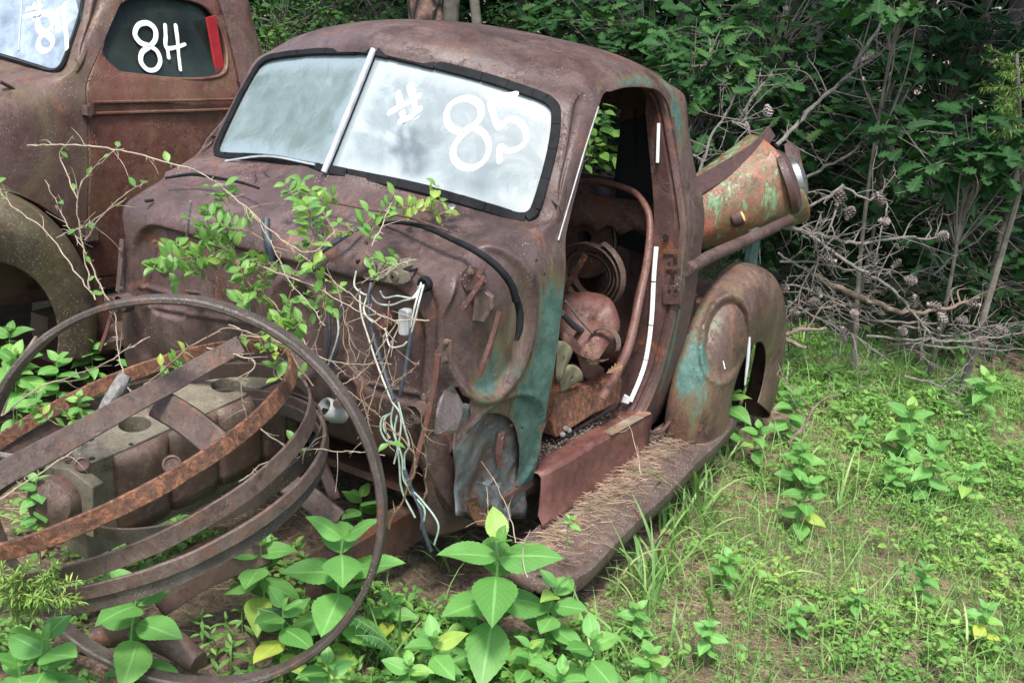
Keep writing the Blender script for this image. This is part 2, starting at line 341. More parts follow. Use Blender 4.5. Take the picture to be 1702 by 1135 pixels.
# ------------------------------------------------------------------ leaf templates and scatterers
def tmpl_leaf(wid=.5, rows=7, droop=.22, fold=.10, tooth=0.0, kind='ovate'):
    V = []; UV = []; cols = [-1, -.5, 0, .5, 1]
    for i in range(rows+1):
        t = i/rows
        if kind == 'ovate': h = wid*.5*(math.sin(math.pi*min(1, t**.72))**.85 if 0 < t < 1 else 0)
        elif kind == 'round': h = wid*.5*math.sin(math.pi*t)**.6 if 0 < t < 1 else 0
        else: h = wid*.5*math.sin(math.pi*t)**.95 if 0 < t < 1 else 0
        h = max(h, .004)
        if tooth and 0 < i < rows: h *= 1+tooth*(1 if i % 2 else -1)
        for c in cols:
            V.append((c*h, t+(-.02*abs(c) if tooth else 0), -droop*t*t+fold*abs(c)*h*2-.03*math.sin(6*t)*abs(c))); UV.append((.5+c*.5, t))
    T = []
    for i in range(rows):
        for j in range(4):
            a = i*5+j; T += [(a, a+1, a+6), (a, a+6, a+5)]
    return np.array(V), np.array(T), np.array(UV)
def tmpl_oak():
    ys = [0, .10, .20, .30, .40, .50, .60, .70, .80, .90, 1.0]; hs = [.015, .05, .17, .10, .25, .13, .33, .17, .27, .14, .0]
    V = []; UV = []
    for y, h in zip(ys, hs):
        up = .07*h/.3
        for c in (-1, -.45, 0, .45, 1): V.append((c*h, y+abs(c)*up, -.20*y*y+.10*abs(c)*h)); UV.append((.5+c*h*1.5, y))
    T = []
    for i in range(len(ys)-1):
        for j in range(4):
            a = i*5+j; T += [(a, a+1, a+6), (a, a+6, a+5)]
    return np.array(V), np.array(T), np.array(UV)
def tmpl_diamond(wid=.6, droop=.15):
    V = [(0, 0, 0), (-wid/2, .45, .05), (0, .5, -droop*.3), (wid/2, .45, .05), (0, 1, -droop)]
    return np.array(V), np.array([(0, 2, 1), (0, 3, 2), (1, 2, 4), (2, 3, 4)]), np.array([(.5, 0), (0, .5), (.5, .5), (1, .5), (.5, 1)])
def tmpl_blade(bend, wid=.025, n=6):
    V = []; UV = []
    for i in range(n+1):
        t = i/n; a = bend*t; h = wid*.5*(1-t**2.2)+.0008
        # arc of unit length bending over
        z = math.sin(a)/bend if bend > 1e-3 else t; y = (1-math.cos(a))/bend if bend > 1e-3 else 0
        V += [(-h, y, z), (h, y, z)]; UV += [(0, t), (1, t)]
    T = []
    for i in range(n): a = 2*i; T += [(a, a+1, a+3), (a, a+3, a+2)]
    return np.array(V), np.array(T), np.array(UV)
def frames(D, N):
    D = D/(np.linalg.norm(D, axis=1)[:, None]+1e-9); X = np.cross(D, N); X /= np.linalg.norm(X, axis=1)[:, None]+1e-9; Z = np.cross(X, D)
    return np.stack([X, D, Z], 2)          # columns x,y,z
def scatter(name, tmpls, P, D, N, S, mat, parent=None, tone=None, wscale=None):
    """one mesh of many leaves; D leaf axis, N up hint, S length"""
    P, D, N = np.atleast_2d(P), np.atleast_2d(D), np.atleast_2d(N); n = len(P); S = np.broadcast_to(S, n)
    if tone is None: tone = rng.random(n)**1.5*.8
    R = frames(D, N)*S[:, None, None]
    if wscale is not None: R[:, :, 0] *= np.asarray(wscale)[:, None]
    pick = rng.integers(0, len(tmpls), n); VV, TT, UVV, TN = [], [], [], []; base = 0
    off = np.array(parent['_loc'][:]) if parent is not None else np.zeros(3)
    for k, (tv, tt, tu) in enumerate(tmpls):
        idx = np.where(pick == k)[0]
        if not len(idx): continue
        V = np.einsum('nij,kj->nki', R[idx], tv)+P[idx][:, None, :]-off
        m = len(tv); VV.append(V.reshape(-1, 3)); T = (tt[None]+(np.arange(len(idx))*m)[:, None, None]+base).reshape(-1, 3); TT.append(T)
        UVV.append(np.tile(tu[tt.ravel()], (len(idx), 1))); TN.append(np.repeat(tone[idx], m)); base += len(idx)*m
    V = np.vstack(VV).astype(np.float32); T = np.vstack(TT).astype(np.int32); UV = np.vstack(UVV).astype(np.float32); TN = np.concatenate(TN).astype(np.float32)
    me = bpy.data.meshes.new(name); me.vertices.add(len(V)); me.vertices.foreach_set('co', V.ravel())
    me.loops.add(T.size); me.loops.foreach_set('vertex_index', T.ravel()); me.polygons.add(len(T))
    me.polygons.foreach_set('loop_start', np.arange(0, T.size, 3, dtype=np.int32))
    try: me.polygons.foreach_set('loop_total', np.full(len(T), 3, dtype=np.int32))
    except Exception: pass
    me.update(calc_edges=True); me.shade_smooth()
    u = me.uv_layers.new(name='UVMap'); u.data.foreach_set('uv', UV.ravel())
    a = me.attributes.new('tone', 'FLOAT', 'POINT'); a.data.foreach_set('value', TN)
    me.materials.append(mat); o = bpy.data.objects.new(name, me); COL.objects.link(o)
    if parent is not None: o.parent = parent; o['_loc'] = off.tolist()
    return o
LEAF_BIG = [tmpl_leaf(.64, 22, d, f, .03) for d, f in ((.16, .10), (.34, .16), (.05, .08), (.25, -.05))]
LEAF_MED = [tmpl_leaf(.5, 8, d, f, .03) for d, f in ((.2, .1), (.4, .15))]
LEAF_OVAL = [tmpl_leaf(.52, 5, d, f, 0, 'oval') for d, f in ((.15, .12), (.35, .2))]
LEAF_SLIM = [tmpl_leaf(.3, 5, d, .15, 0, 'oval') for d in (.15, .4)]
LEAF_ROUND = [tmpl_leaf(.85, 4, .08, .15, 0, 'round')]
OAKT = [tmpl_oak()]
DIAM = [tmpl_diamond(.6, .15), tmpl_diamond(.5, .35)]
BLADES = [tmpl_blade(b, wd, 4) for b, wd in ((.5, .02), (1.1, .022), (1.8, .02), (2.4, .016))]
BLADES_W = [tmpl_blade(b, wd, 9) for b, wd in ((.6, .035), (1.2, .04), (1.9, .035), (2.5, .03))]
def rdir(n, up=0.0, spread=1.0):
    a = rng.uniform(0, 2*np.pi, n); return np.stack([np.cos(a), np.sin(a), np.full(n, up)+rng.normal(0, .2*spread, n)], 1)

# ground height: level under the trucks, gently rising into the woods and uneven
def gz(x, y):
    x = np.asarray(x, float); y = np.asarray(y, float); P = np.stack([x, y, 0*x], -1)
    return .06+.030*vn(P, .9)+.012*vn(P, 3.1, 4)+.02*np.clip(y-4.5, 0, 30)-.04*np.exp(-((x-.25)**2+(y+.65)**2)/.35)
def gpt(px, py):
    p = at(px, py, 'z', .1)
    for _ in range(4): p = at(px, py, 'z', float(gz(p[0], p[1])))
    return p

# ------------------------------------------------------------------ the ground
gx = np.unique(np.concatenate([np.linspace(-40, -6, 18), np.linspace(-6, 6, 150), np.linspace(6, 40, 18)]))
gy = np.unique(np.concatenate([np.linspace(-12, -2, 10), np.linspace(-2, 8, 120), np.linspace(8, 90, 40)]))
GX, GY = np.meshgrid(gx, gy, indexing='ij')
b = MB().grid(np.stack([GX, GY, gz(GX, GY)], -1)); tag(b.build('ground', M['ground']), kind='structure')

# ------------------------------------------------------------------ truck cab shell
WSP = np.array([0, .279, 1.28]); WSN = unit([-.303, 1, -.585])       # plane of the right-hand (viewer) pane; mirrored for the other
def wy(x, z): return .279+.303*abs(x)+.585*(z-1.28)
def xs(z): return float(np.interp(z, [.30, .40, .60, .80, 1.0, 1.13, 1.24, 1.4, 1.55, 1.62], [.715, .75, .785, .80, .80, .795, .765, .715, .672, .645]))
def cab_rows():
    R = []
    low = [(.33, .50, .16), (.42, .56, .09), (.55, .66, .045), (.70, .78, .03), (.84, .90, .028), (.96, 1.0, .03), (1.05, 1.08, .036), (1.11, 1.125, .058), (1.15, 1.155, .10), (1.185, 1.185, .16), (1.215, 1.225, .225)]
    for k, (zs, zf, yf) in enumerate(low):
        x = xs(zs); e = sm(6, 10, k)
        R.append([(0, yf, zf), (.30, yf+.0*e+.035*e, zf-.004*k/5), (.53, yf+.004+.09*e, zf-.006), (x-.135-.03*e, .055+.19*e+.1*max(0, (.55-zs)), zs+(.02 if k > 5 else .03)-.02*e),
                  (x-.085-.02*e, .20+.12*e, zs-.015*e), (x-.05, .49, zs), (x-.014, .90, zs), (x, 1.29, zs), (x-.012, 1.46, zs), (x-.10, 1.575, zs), (.38, 1.61, zs), (0, 1.62, zs)])
    def up(zs, zc, z1, z2, z3, x3, y4, y5, rear, pinch=0):
        x = xs(zs)
        R.append([(0, wy(0, zc), zc), (.30, wy(.3, z1), z1), (.53, wy(.53, z2), z2), (x3, wy(x3, z3)-.004, z3), (x3+(x-.05-x3)*.55, y4, zs), (x-.05+.035*(zs-1.24)/.34, y5, zs), (x-.014, .92, zs), (x, 1.29, zs), (x-.015, 1.43, zs), (x-.09, 1.545-rear, zs), (.38, 1.60-rear, zs), (0, 1.61-rear, zs)])
    up(1.245, 1.268, 1.253, 1.232, 1.225, .675, .465, .49, 0)
    up(1.35, 1.39, 1.365, 1.345, 1.335, .662, .535, .575, .015)
    up(1.46, 1.51, 1.48, 1.455, 1.445, .648, .61, .665, .035)
    up(1.555, 1.62, 1.59, 1.56, 1.545, .628, .675, .745, .06)
    R.append([(0, .495, 1.662), (.30, .575, 1.635), (.50, .648, 1.604), (.59, .69, 1.592), (.622, .735, 1.597), (.636, .81, 1.603), (.642, 1.0, 1.612), (.638, 1.24, 1.610), (.610, 1.36, 1.60), (.52, 1.455, 1.60), (.34, 1.495, 1.60), (0, 1.505, 1.60)])
    R.append([(0, .545, 1.697), (.27, .61, 1.678), (.45, .69, 1.650), (.535, .74, 1.638), (.572, .79, 1.640), (.588, .86, 1.645), (.594, 1.0, 1.652), (.588, 1.19, 1.650), (.555, 1.29, 1.645), (.46, 1.37, 1.645), (.30, 1.40, 1.65), (0, 1.41, 1.65)])
    R.append([(0, .64, 1.722), (.22, .69, 1.712), (.36, .76, 1.694), (.43, .81, 1.686), (.46, .86, 1.686), (.475, .92, 1.69), (.48, 1.02, 1.693), (.47, 1.13, 1.692), (.43, 1.20, 1.69), (.36, 1.25, 1.69), (.22, 1.28, 1.695), (0, 1.29, 1.695)])
    R.append([(0, .78, 1.736), (.13, .80, 1.733), (.21, .85, 1.724), (.25, .88, 1.720), (.27, .91, 1.72), (.28, .95, 1.722), (.28, 1.01, 1.722), (.27, 1.05, 1.722), (.24, 1.09, 1.722), (.20, 1.12, 1.722), (.12, 1.14, 1.725), (0, 1.15, 1.725)])
    R.append([(0, .93, 1.738), (.04, .935, 1.738), (.07, .95, 1.737), (.08, .96, 1.737), (.085, .97, 1.737), (.09, .98, 1.737), (.09, .99, 1.737), (.085, 1.0, 1.737), (.08, 1.01, 1.737), (.06, 1.02, 1.737), (.03, 1.03, 1.737), (0, 1.03, 1.737)])
    return np.array(R, float)
def crm(A, subs, axis=0):
    """Catmull-Rom a control array along an axis with a number of steps per segment"""
    A = np.moveaxis(A, axis, 0); E = np.concatenate([(2*A[:1]-A[1:2]), A, (2*A[-1:]-A[-2:-1])]); out = []
    for i in range(len(A)-1):
        a, b, c, d = E[i], E[i+1], E[i+2], E[i+3]
        for k in range(subs[i]):
            t = k/subs[i]; out.append(.5*((2*b)+(c-a)*t+(2*a-5*b+4*c-d)*t*t+(3*b-a-3*c+d)*t**3))
    out.append(A[-1]); return np.moveaxis(np.array(out), 0, axis)
def sdbox(x, z, cx, cz, hx, hz, r):
    qx = np.abs(x-cx)-hx+r; qz = np.abs(z-cz)-hz+r
    return np.hypot(np.maximum(qx, 0), np.maximum(qz, 0))+np.minimum(np.maximum(qx, qz), 0)-r
def sdell(x, z, cx, cz, a, b): return (np.hypot((x-cx)/a, (z-cz)/b)-1)*min(a, b)
def fwxz(px, py): p = at(px, py, 'y', .035); return p[0], p[2]
def emboss(P):
    """pressed shapes of the firewall and the side cowl"""
    x, y, z = P[..., 0], P[..., 1], P[..., 2]; dy = np.zeros_like(x)
    front = sm(.13, .05, y)*sm(.66, .60, np.abs(x))
    dy += .020*sm(.006, -.014, sdbox(x, z, -.01, .80, .575, .262, .13))                  # the whole panel is sunk behind its rolled rim
    a = fwxz(268, 455); dy += .014*sm(.003, -.006, sdbox(x, z, a[0], a[1], .10, .145, .06))
    a = fwxz(262, 430); dy -= .008*sm(.003, -.003, sdell(x, z, a[0], a[1], .042, .055))
    a = fwxz(485, 548); dy += .034*sm(.010, -.05, sdell(x, z, a[0], a[1], .095, .14))
    dy -= .010*sm(.018, .0, np.abs(sdell(x, z, a[0], a[1], .115, .16)))
    a = fwxz(648, 560); s0 = sdbox(x, z, a[0], a[1], .16, .19, .13); dy += .012*sm(.004, -.008, s0)
    for (p, q) in (((225, 478), (275, 492)), ((330, 400), (330, 520)), ((560, 500), (555, 600)), ((600, 640), (700, 662)), ((240, 512), (420, 540))):
        a = np.array(fwxz(*p)); c = np.array(fwxz(*q)); d = c-a; t = np.clip(((x-a[0])*d[0]+(z-a[1])*d[1])/(d@d), 0, 1)
        dy -= .008*sm(.010, .001, np.hypot(x-a[0]-t*d[0], z-a[1]-t*d[1]))
    P[..., 1] += dy*front*(y < .45)
    # oval pocket on the cowl side where the front wing was bolted on
    side = sm(.58, .64, np.abs(x))*sm(.52, .46, y)
    def pk(px, py, hw, hh):
        c = at(px, py, 'x', .71); l, r, t, b_ = at(px-hw, py, 'x', .71), at(px+hw, py, 'x', .71), at(px, py-hh, 'x', .71), at(px, py+hh, 'x', .71)
        return sdell(y, z, (l[1]+r[1])/2, (t[2]+b_[2])/2, (r[1]-l[1])/2, (t[2]-b_[2])/2)
    s1 = pk(826, 540, 48, 118); dx = -.026*sm(.006, -.022, s1)+.010*sm(.014, .0, np.abs(s1-.004))
    s2 = pk(828, 765, 62, 100); dx += .010*sm(.012, .0, np.abs(s2))-.010*sm(.008, -.012, s2)
    P[..., 0] += dx*side*np.sign(x)
    return P
def cab_shell(pressed=True):
    C = cab_rows(); L = C[:, ::-1].copy(); L[..., 0] *= -1; C = np.concatenate([L[:, :-1], C], 1)    # 23 columns, left back .. front .. right back
    su = [3, 4, 4, 6, 6, 12, 10, 9, 14, 17, 17]; su = su+su[::-1]; su = [3, 4, 4, 6, 8, 12, 14, 10, 20, 28, 34, 34, 28, 22, 20, 26, 12, 8, 6, 4, 4, 3]
    sv = [8, 14, 20, 18, 16, 12, 10, 8, 7, 6, 5, 8, 8, 8, 6, 6, 5, 4, 3]
    G = crm(crm(C, su, 1), sv, 0)
    # iron the sheet metal of scuttle and firewall (rows below the windscreen), front half only
    v1 = sum(sv[:3]); v2 = sum(sv[:11]); m = np.zeros(len(G)); i = np.arange(len(G)); m = sm(v1, v1+14, i)*sm(v2+1, v2-6, i); mk = (m[:, None]*sm(.60, .40, G[:, :, 1]))[..., None]
    for _ in range(34):
        A = G.copy(); A[1:-1, 1:-1] = .25*(G[2:, 1:-1]+G[:-2, 1:-1]+G[1:-1, 2:]+G[1:-1, :-2]); G = G+(A-G)*mk
    return emboss(G) if pressed else G
CAB = cab_shell(False); CABP = CAB[::2, ::2] if False else CAB
def lerp_path(P, n): return cr(P, n)
DOOR = [(.50, .40), (.475, .60), (.475, .85), (.482, 1.05), (.493, 1.19), (.60, 1.34), (.70, 1.475), (.765, 1.555), (.82, 1.588), (.95, 1.598), (1.12, 1.592), (1.20, 1.575), (1.245, 1.53), (1.262, 1.44), (1.275, 1.25), (1.282, 1.0), (1.28, .80), (1.265, .62), (1.235, .50), (1.19, .42), (1.10, .395), (.80, .39), (.60, .39)]
def door_poly(scale=0.0):
    P = cr(DOOR+[DOOR[0]], 5)[:-1]; c = P.mean(0); d = P-c; L = np.linalg.norm(d, axis=1)[:, None]; return c+d*(L-scale)/L
def win_poly(half):   # outline in x,z of one pane opening; half=+1 viewer right
    if half > 0: K = [(.012, 1.29), (.30, 1.272), (.52, 1.243), (.60, 1.232), (.632, 1.245), (.638, 1.29), (.625, 1.42), (.603, 1.51), (.575, 1.548), (.50, 1.572), (.30, 1.606), (.012, 1.637)]
    else: K = [(-.012, 1.637), (-.30, 1.606), (-.50, 1.572), (-.575, 1.548), (-.603, 1.51), (-.625, 1.42), (-.638, 1.29), (-.632, 1.245), (-.60, 1.232), (-.52, 1.243), (-.30, 1.272), (-.012, 1.29)]
    P = cr(K, 5); P = np.vstack([P]); return P
def cutter(poly3, ext):
    o = MB().prism(poly3, ext).build('cut', M['black'], smooth=False)
    import bmesh
    bm = bmesh.new(); bm.from_mesh(o.data); bmesh.ops.recalc_face_normals(bm, faces=bm.faces); bm.to_mesh(o.data); bm.free(); return o
def cab_body(root, mat, attr, T=(0, 0, 0), base=None):
    T = np.array(T, float); b = MB().grid((CAB if base is None else base)+T, flip=False)
    n = CAB.shape[1]; last = (CAB.shape[0]-1)*n; b.f.append(tuple(last+k for k in range(n)))
    o = b.build('cab_shell', mat, root, attr=lambda V: attr(V-T)); off = Vector(o['_loc'])
    import bmesh
    bm = bmesh.new(); bm.from_mesh(o.data); bmesh.ops.remove_doubles(bm, verts=bm.verts, dist=1e-5); bmesh.ops.recalc_face_normals(bm, faces=bm.faces)
    # make sure normals look outwards
    bm.faces.ensure_lookup_table(); c = Vector((0, .9, 1.0))+Vector(T)-off
    if sum((f.calc_center_median()-c).dot(f.normal)*f.calc_area() for f in bm.faces) < 0: bmesh.ops.reverse_faces(bm, faces=bm.faces)
    bm.to_mesh(o.data); bm.free(); o.data.shade_smooth()
    m = o.modifiers.new('s', 'SOLIDIFY'); m.thickness = .018; m.offset = -1; apply_mods(o)
    return o
# in object space the cutters must be in world space: the root is a plain translation, so evaluated world matrices do the job
def ws_cut(T):
    K = np.vstack([win_poly(-1)[::-1][::-1], win_poly(1)[::-1]]); K = np.vstack([win_poly(1), win_poly(-1)])
    return cutter([np.array([x, -.25, z])+T for x, z in K], (0, 1.15, 0))

def blob(V, c, r, sc=(1, 1, 1)):
    d = (V-np.array(c))*np.array(sc); return np.exp(-(d*d).sum(1)/(r*r))
def cab_paint(V):
    x = V[:, 0]; r = .17+.10*vn(V, 2.2)
    for c, rad, sc, k in (((.75, .44, .70), .21, (.8, 1.4, .50), .72), ((.73, .32, .50), .15, (1, 1, .7), .50), ((.80, 1.29, .75), .05, (.8, 1.6, .09), .62), ((.70, 1.29, 1.52), .10, (1, 1.2, .5), .55), ((.64, .98, 1.606), .05, (1.0, .16, 1.6), .45),
                       ((.70, .16, .80), .09, (1, 1, .7), .42), ((.72, .47, .95), .07, (1, 1, .6), .34), ((.64, .62, 1.46), .05, (1, 1, .3), .22)):
        r = r+k*blob(V, c, rad, sc)
    return r
def strip_along(pts, wdir, wd, th): return MB().strap(cr(pts, 6), wdir, wd, th)

# ================================================================== the near truck (number 85)
TR = thing('pickup_truck', 'rusted out pickup cab without its nose, frosted windscreen marked # 85, open doorway', 'pickup truck', (0, .8, .1))
shell = cab_body(TR, M['cab'], cab_paint)
dp = door_poly()
cuts = [ws_cut(np.zeros(3)), cutter([np.array([.40, y, z]) for y, z in dp], (.55, 0, 0))]
rw = [(-.33, 1.20), (-.36, 1.25), (-.35, 1.42), (-.30, 1.48), (.30, 1.48), (.35, 1.42), (.36, 1.25), (.33, 1.20)]
cuts.append(cutter([np.array([x, 1.40, z]) for x, z in cr(rw+[rw[0]], 4)[:-1]], (0, .4, 0)))
# rusted-through wing mount opening low on the cowl side
hp = [(772, 748), (778, 712), (796, 692), (828, 686), (856, 700), (868, 740), (866, 790), (852, 838), (838, 842), (826, 866), (812, 846), (806, 862), (796, 838), (786, 800)]
hp = cr([at(p[0], p[1], 'x', .74) for p in hp+[hp[0]]], 3)[:-1]; hd = unit(ray(820, 770)); cuts.append(cutter(hp-hd*.16, hd*.30))
hp2 = [(742, 640), (756, 636), (766, 652), (779, 660), (781, 690), (770, 712), (760, 690), (757, 664)]
cuts.append(cutter([at(p[0], p[1], 'x', .72)-hd*.05 for p in hp2], hd*.2))
bool_apply(shell, cuts)
nv = len(shell.data.vertices); cv_ = np.empty(nv*3); shell.data.vertices.foreach_get('co', cv_); off_ = np.array(shell['_loc'][:])
cv_ = emboss(cv_.reshape(-1, 3)+off_)-off_; shell.data.vertices.foreach_set('co', cv_.ravel()); shell.data.update()
# floor, rear wall lining, seat riser, inner back panels
b = MB().box((0, .85, .395), (.70, 0, 0), (0, .66, 0), (0, 0, .012)); b.build('cab_floor', M['inside'], TR, smooth=False)
b = MB()
b.grid([[np.array([x, 1.575+.02*math.sin(x*30)*(abs(x) < .6), z]) for x in np.linspace(-.66, .66, 60)] for z in np.linspace(.42, 1.16, 8)]); b.build('rear_inner_panel', M['inside'], TR, solid=.006)
for sgn in (1, -1):
    b = MB().grid([[np.array([sgn*x, y, z+.0]) for z in np.linspace(.95, 1.56, 14)] for x, y in ((.36, 1.56), (.44, 1.545), (.56, 1.50), (.62, 1.42), (.645, 1.32))]); b.build('quarter_lining', M['lining'], TR, solid=.008)
b = MB().strap(cr([at(958, 300, 'y', 1.42), at(1040, 312, 'y', 1.42), at(1085, 345, 'y', 1.38)], 4), (0, 0, 1), .01, .01)
seam = MB().strap([at(1056, 180, 'y', 1.50), at(1056, 280, 'y', 1.49)], (1, 0, 0), .006, .006).build('lining_seam', M['black'], TR)
# seat back frame tube leaning by the doorway
tp = [at(940, 306, 'y', 1.40), at(990, 302, 'y', 1.38), at(1045, 315, 'y', 1.34), at(1070, 338, 'y', 1.30), at(1080, 370, 'y', 1.26), at(1076, 430, 'y', 1.20), at(1062, 500, 'y', 1.12), at(1045, 575, 'y', 1.03), at(1020, 630, 'y', .97), at(1000, 662, 'y', .93)]
MB().tube(cr(tp, 8), [.011, .012, .013, .014, .017, .018], 12).build('seat_frame', M['red'], TR)
tp2 = [at(1080, 420, 'y', 1.22), at(1060, 495, 'y', 1.16), at(1050, 560, 'y', 1.12)]
MB().tube(cr(tp2, 8), .012, 10).build('seat_frame_brace', M['inside'], TR)
sp = []
for i in range(14):
    r = []
    for j in range(4):
        px, py = 935+i*12, 318+j*18+(6*math.sin(i*1.7)+4*math.sin(i*4.1))*(j == 3)+i*1.5
        r.append(at(px, py, 'y', 1.41-.004*j))
    sp.append(r)
MB().grid(sp).build('torn_rear_shelf', M['inside'], TR, solid=.006)
# round drum shape with pale rim seen on the rear wall
c = at(975, 395, 'y', 1.50); MB().lathe(c, (0, -1, 0), [(.10, -.03), (.135, 0), (.15, .03), (.155, .05), (.148, .055), (.13, .03), (.03, .02)], 40).build('spare_drum', M['inside'], TR)
# seat base and a rusty box side
b = MB().prism([at(918, 700, 'y', .75), at(925, 655, 'y', .78), at(990, 640, 'y', 1.0), at(1035, 628, 'y', 1.12), at(1030, 668, 'y', 1.12), at(985, 690, 'y', .98), at(925, 728, 'y', .76)], (-.28, .02, .0)); b.build('seat_riser', M['orange'], TR, smooth=False, bevel=.006)
b = MB().strap(cr([at(922, 735, 'x', .60), at(960, 712, 'x', .62), at(1000, 688, 'x', .64), at(1032, 664, 'x', .66)], 4), (0, 0, 1), .012, .012); b.build('riser_flange', M['jamb'], TR)
MB().box(at(1062, 640, 'x', .62), (.0, .06, .005), (.02, 0, 0), (0, 0, .045), .004).build('pillar_foot', M['jamb'], TR)
# jamb plate behind the doorway: a band that follows the rear edge of the opening and turns inward
jp = cr(DOOR[8:21], 6)
G = []
for y, z in jp:
    x = xs(min(z, 1.6))-.004; wd = np.interp(z, [.4, .6, 1.1, 1.5, 1.6], [.13, .135, .125, .09, .05]); wd *= np.interp(y, [.6, 1.1], [.45, 1.0])
    yy = y-.010
    G.append([(x+.002, yy+.016, z), (x-.010, yy+.002, z), (x-.022, yy, z), (x-.026, yy+.010, z), (x-.036, yy+.010, z), (x-.040, yy-.002, z), (x-wd*.55, yy+.002, z), (x-wd, yy+.006, z), (x-wd-.004, yy+.03, z)])
o = MB().grid(G).build('door_jamb', M['jamb'], TR, attr=lambda V: .25+.75*(V[:, 0] > np.array([xs(z) for z in V[:, 2]])-.012)*sm(1.35, .9, V[:, 2]), solid=.003)
# front jamb: thin folded edge with a bright strip beside the windscreen pillar
jf = cr(DOOR[1:5], 6); G = []
for y, z in jf: x = xs(min(z, 1.6))-.055; G.append([(x, y-.004, z), (x-.008, y+.004, z), (x-.020, y+.005, z), (x-.026, y+.006, z)])
MB().grid(G).build('front_jamb', M['jamb'], TR, attr=lambda V: .3+0*V[:, 0], solid=.003)
tr = [at(995, 178, 'x', .665), at(975, 240, 'x', .685), at(952, 318, 'x', .705), at(928, 400, 'x', .725)]
MB().strap(cr(tr, 6), (1, .3, 0), .005, .006).build('door_trim_strip', M['oldalum'], TR)
# striker plate and slots on the jamb; black discs stand for bolt-hole shade
def pad(px, py, w, h, ax, v, mat, name, th=.004, sk=0):
    P = [at(px+dx*w/2+sk*dy, py+dy*h/2, ax, v) for dx, dy in ((-1, -.8), (-.8, -1), (.8, -1), (1, -.8), (1, .8), (.8, 1), (-.8, 1), (-1, .8))]
    n = unit(np.cross(P[2]-P[0], P[5]-P[0])); n = -n if np.dot(n, O-P[0]) < 0 else n
    return MB().prism([p-n*th*.5 for p in P], n*th).build(name, mat, TR, smooth=False, bevel=th*.3)
pad(1117, 490, 30, 32, 'y', 1.262, M['jamb'], 'striker_plate', .006); pad(1115, 419, 24, 8, 'y', 1.262, M['inside'], 'striker_slot'); pad(1119, 446, 26, 6, 'y', 1.262, M['inside'], 'striker_slot')
for px, py, r in ((1107, 394, 5), (1113, 437, 2.5), (1124, 437, 2.5), (1119, 459, 3), (1113, 483, 2.5), (1124, 483, 2.5), (1129, 510, 3)):
    c = at(px, py, 'y', 1.262); MB().lathe(c, (0, -1, 0), [(r/FPX*4.0, 0), (r/FPX*4.0, .006), (.0004, .006)], 10).build('bolt_hole_shade', M['black'], TR)
# white plastic strip clinging to the jamb: five pieces
wp = [at(1093, 410, 'y', 1.262), at(1089, 458, 'y', 1.262), at(1085, 530, 'y', 1.256), at(1077, 590, 'y', 1.248), at(1066, 628, 'y', 1.232), at(1050, 665, 'y', 1.205)]
W = cr(wp, 8); wn = [(0, 9), (9.3, 17), (17.3, 25), (25.3, 31), (31.2, 40)]
for a, c in wn:
    q = np.array([[np.interp(t, range(len(W)), W[:, k]) for k in range(3)] for t in np.linspace(a, c, 7)]); MB().strap(q-np.array([0, .012, 0]), (1, 0, .15), .016, .012).build('white_strip', M['white'], TR, smooth=False)
MB().strap(cr([at(1097, 205, 'y', 1.255), at(1096, 238, 'y', 1.258), at(1095, 270, 'y', 1.262)], 4)-np.array([0, .012, 0]), (1, 0, 0), .011, .008).build('white_strip', M['white'], TR, smooth=False)
MB().prism([at(p, q, 'y', 1.17) for p, q in ((1033, 668), (1037, 656), (1046, 662), (1044, 671))], (0, .01, 0)).build('white_scrap', M['white'], TR, smooth=False)
# sill: vertical board with pale top edge
sa, sb = at(896, 800, 'x', .735), at(1046, 700, 'x', .765)
b = MB(); G = []
for t in np.linspace(0, 1, 12):
    y = .485+t*.755; x = .735+.035*t+.006*math.sin(t*9)*.3
    G.append([(x-.075, y, .395), (x-.07, y, .435), (x-.012, y, .438), (x, y, .428), (x+.004, y, .38), (x+.004, y, .30), (x+.02, y, .275), (x+.02, y, .255)])
b.grid(G).build('door_sill', M['sill'], TR, solid=.004)
MB().strap([(.742, .93, .4405), (.757, 1.22, .4405)], (1, 0, 0), .04, .004).build('sill_tread', rust('sill_tread_paint', dark=(.16, .13, .10), mid=(.30, .25, .18), lite=(.42, .38, .30), oam=.4), TR)
# lower rear corner of the doorway: rolled rim
MB().tube(cr([(.70, 1.16, .415), (.745, 1.19, .40), (.775, 1.24, .36), (.79, 1.31, .345), (.80, 1.38, .38)], 6), .008, 8).build('jamb_lip', M['jamb'], TR)
# rear side below belt is part of the shell; frame rails under the cab
for sgn in (1, -1): MB().box((sgn*.42, 1.15, .26), (.03, 0, 0), (0, 1.35, 0), (0, 0, .06)).build('frame_rail', M['inside'], TR, smooth=False)
b = MB().grid([[(x, y, z) for x in np.linspace(-.62, .62, 4)] for y, z in ((.15, .58), (.30, .42), (.5, .39))]); b.build('toe_board', M['inside'], TR, solid=.004)
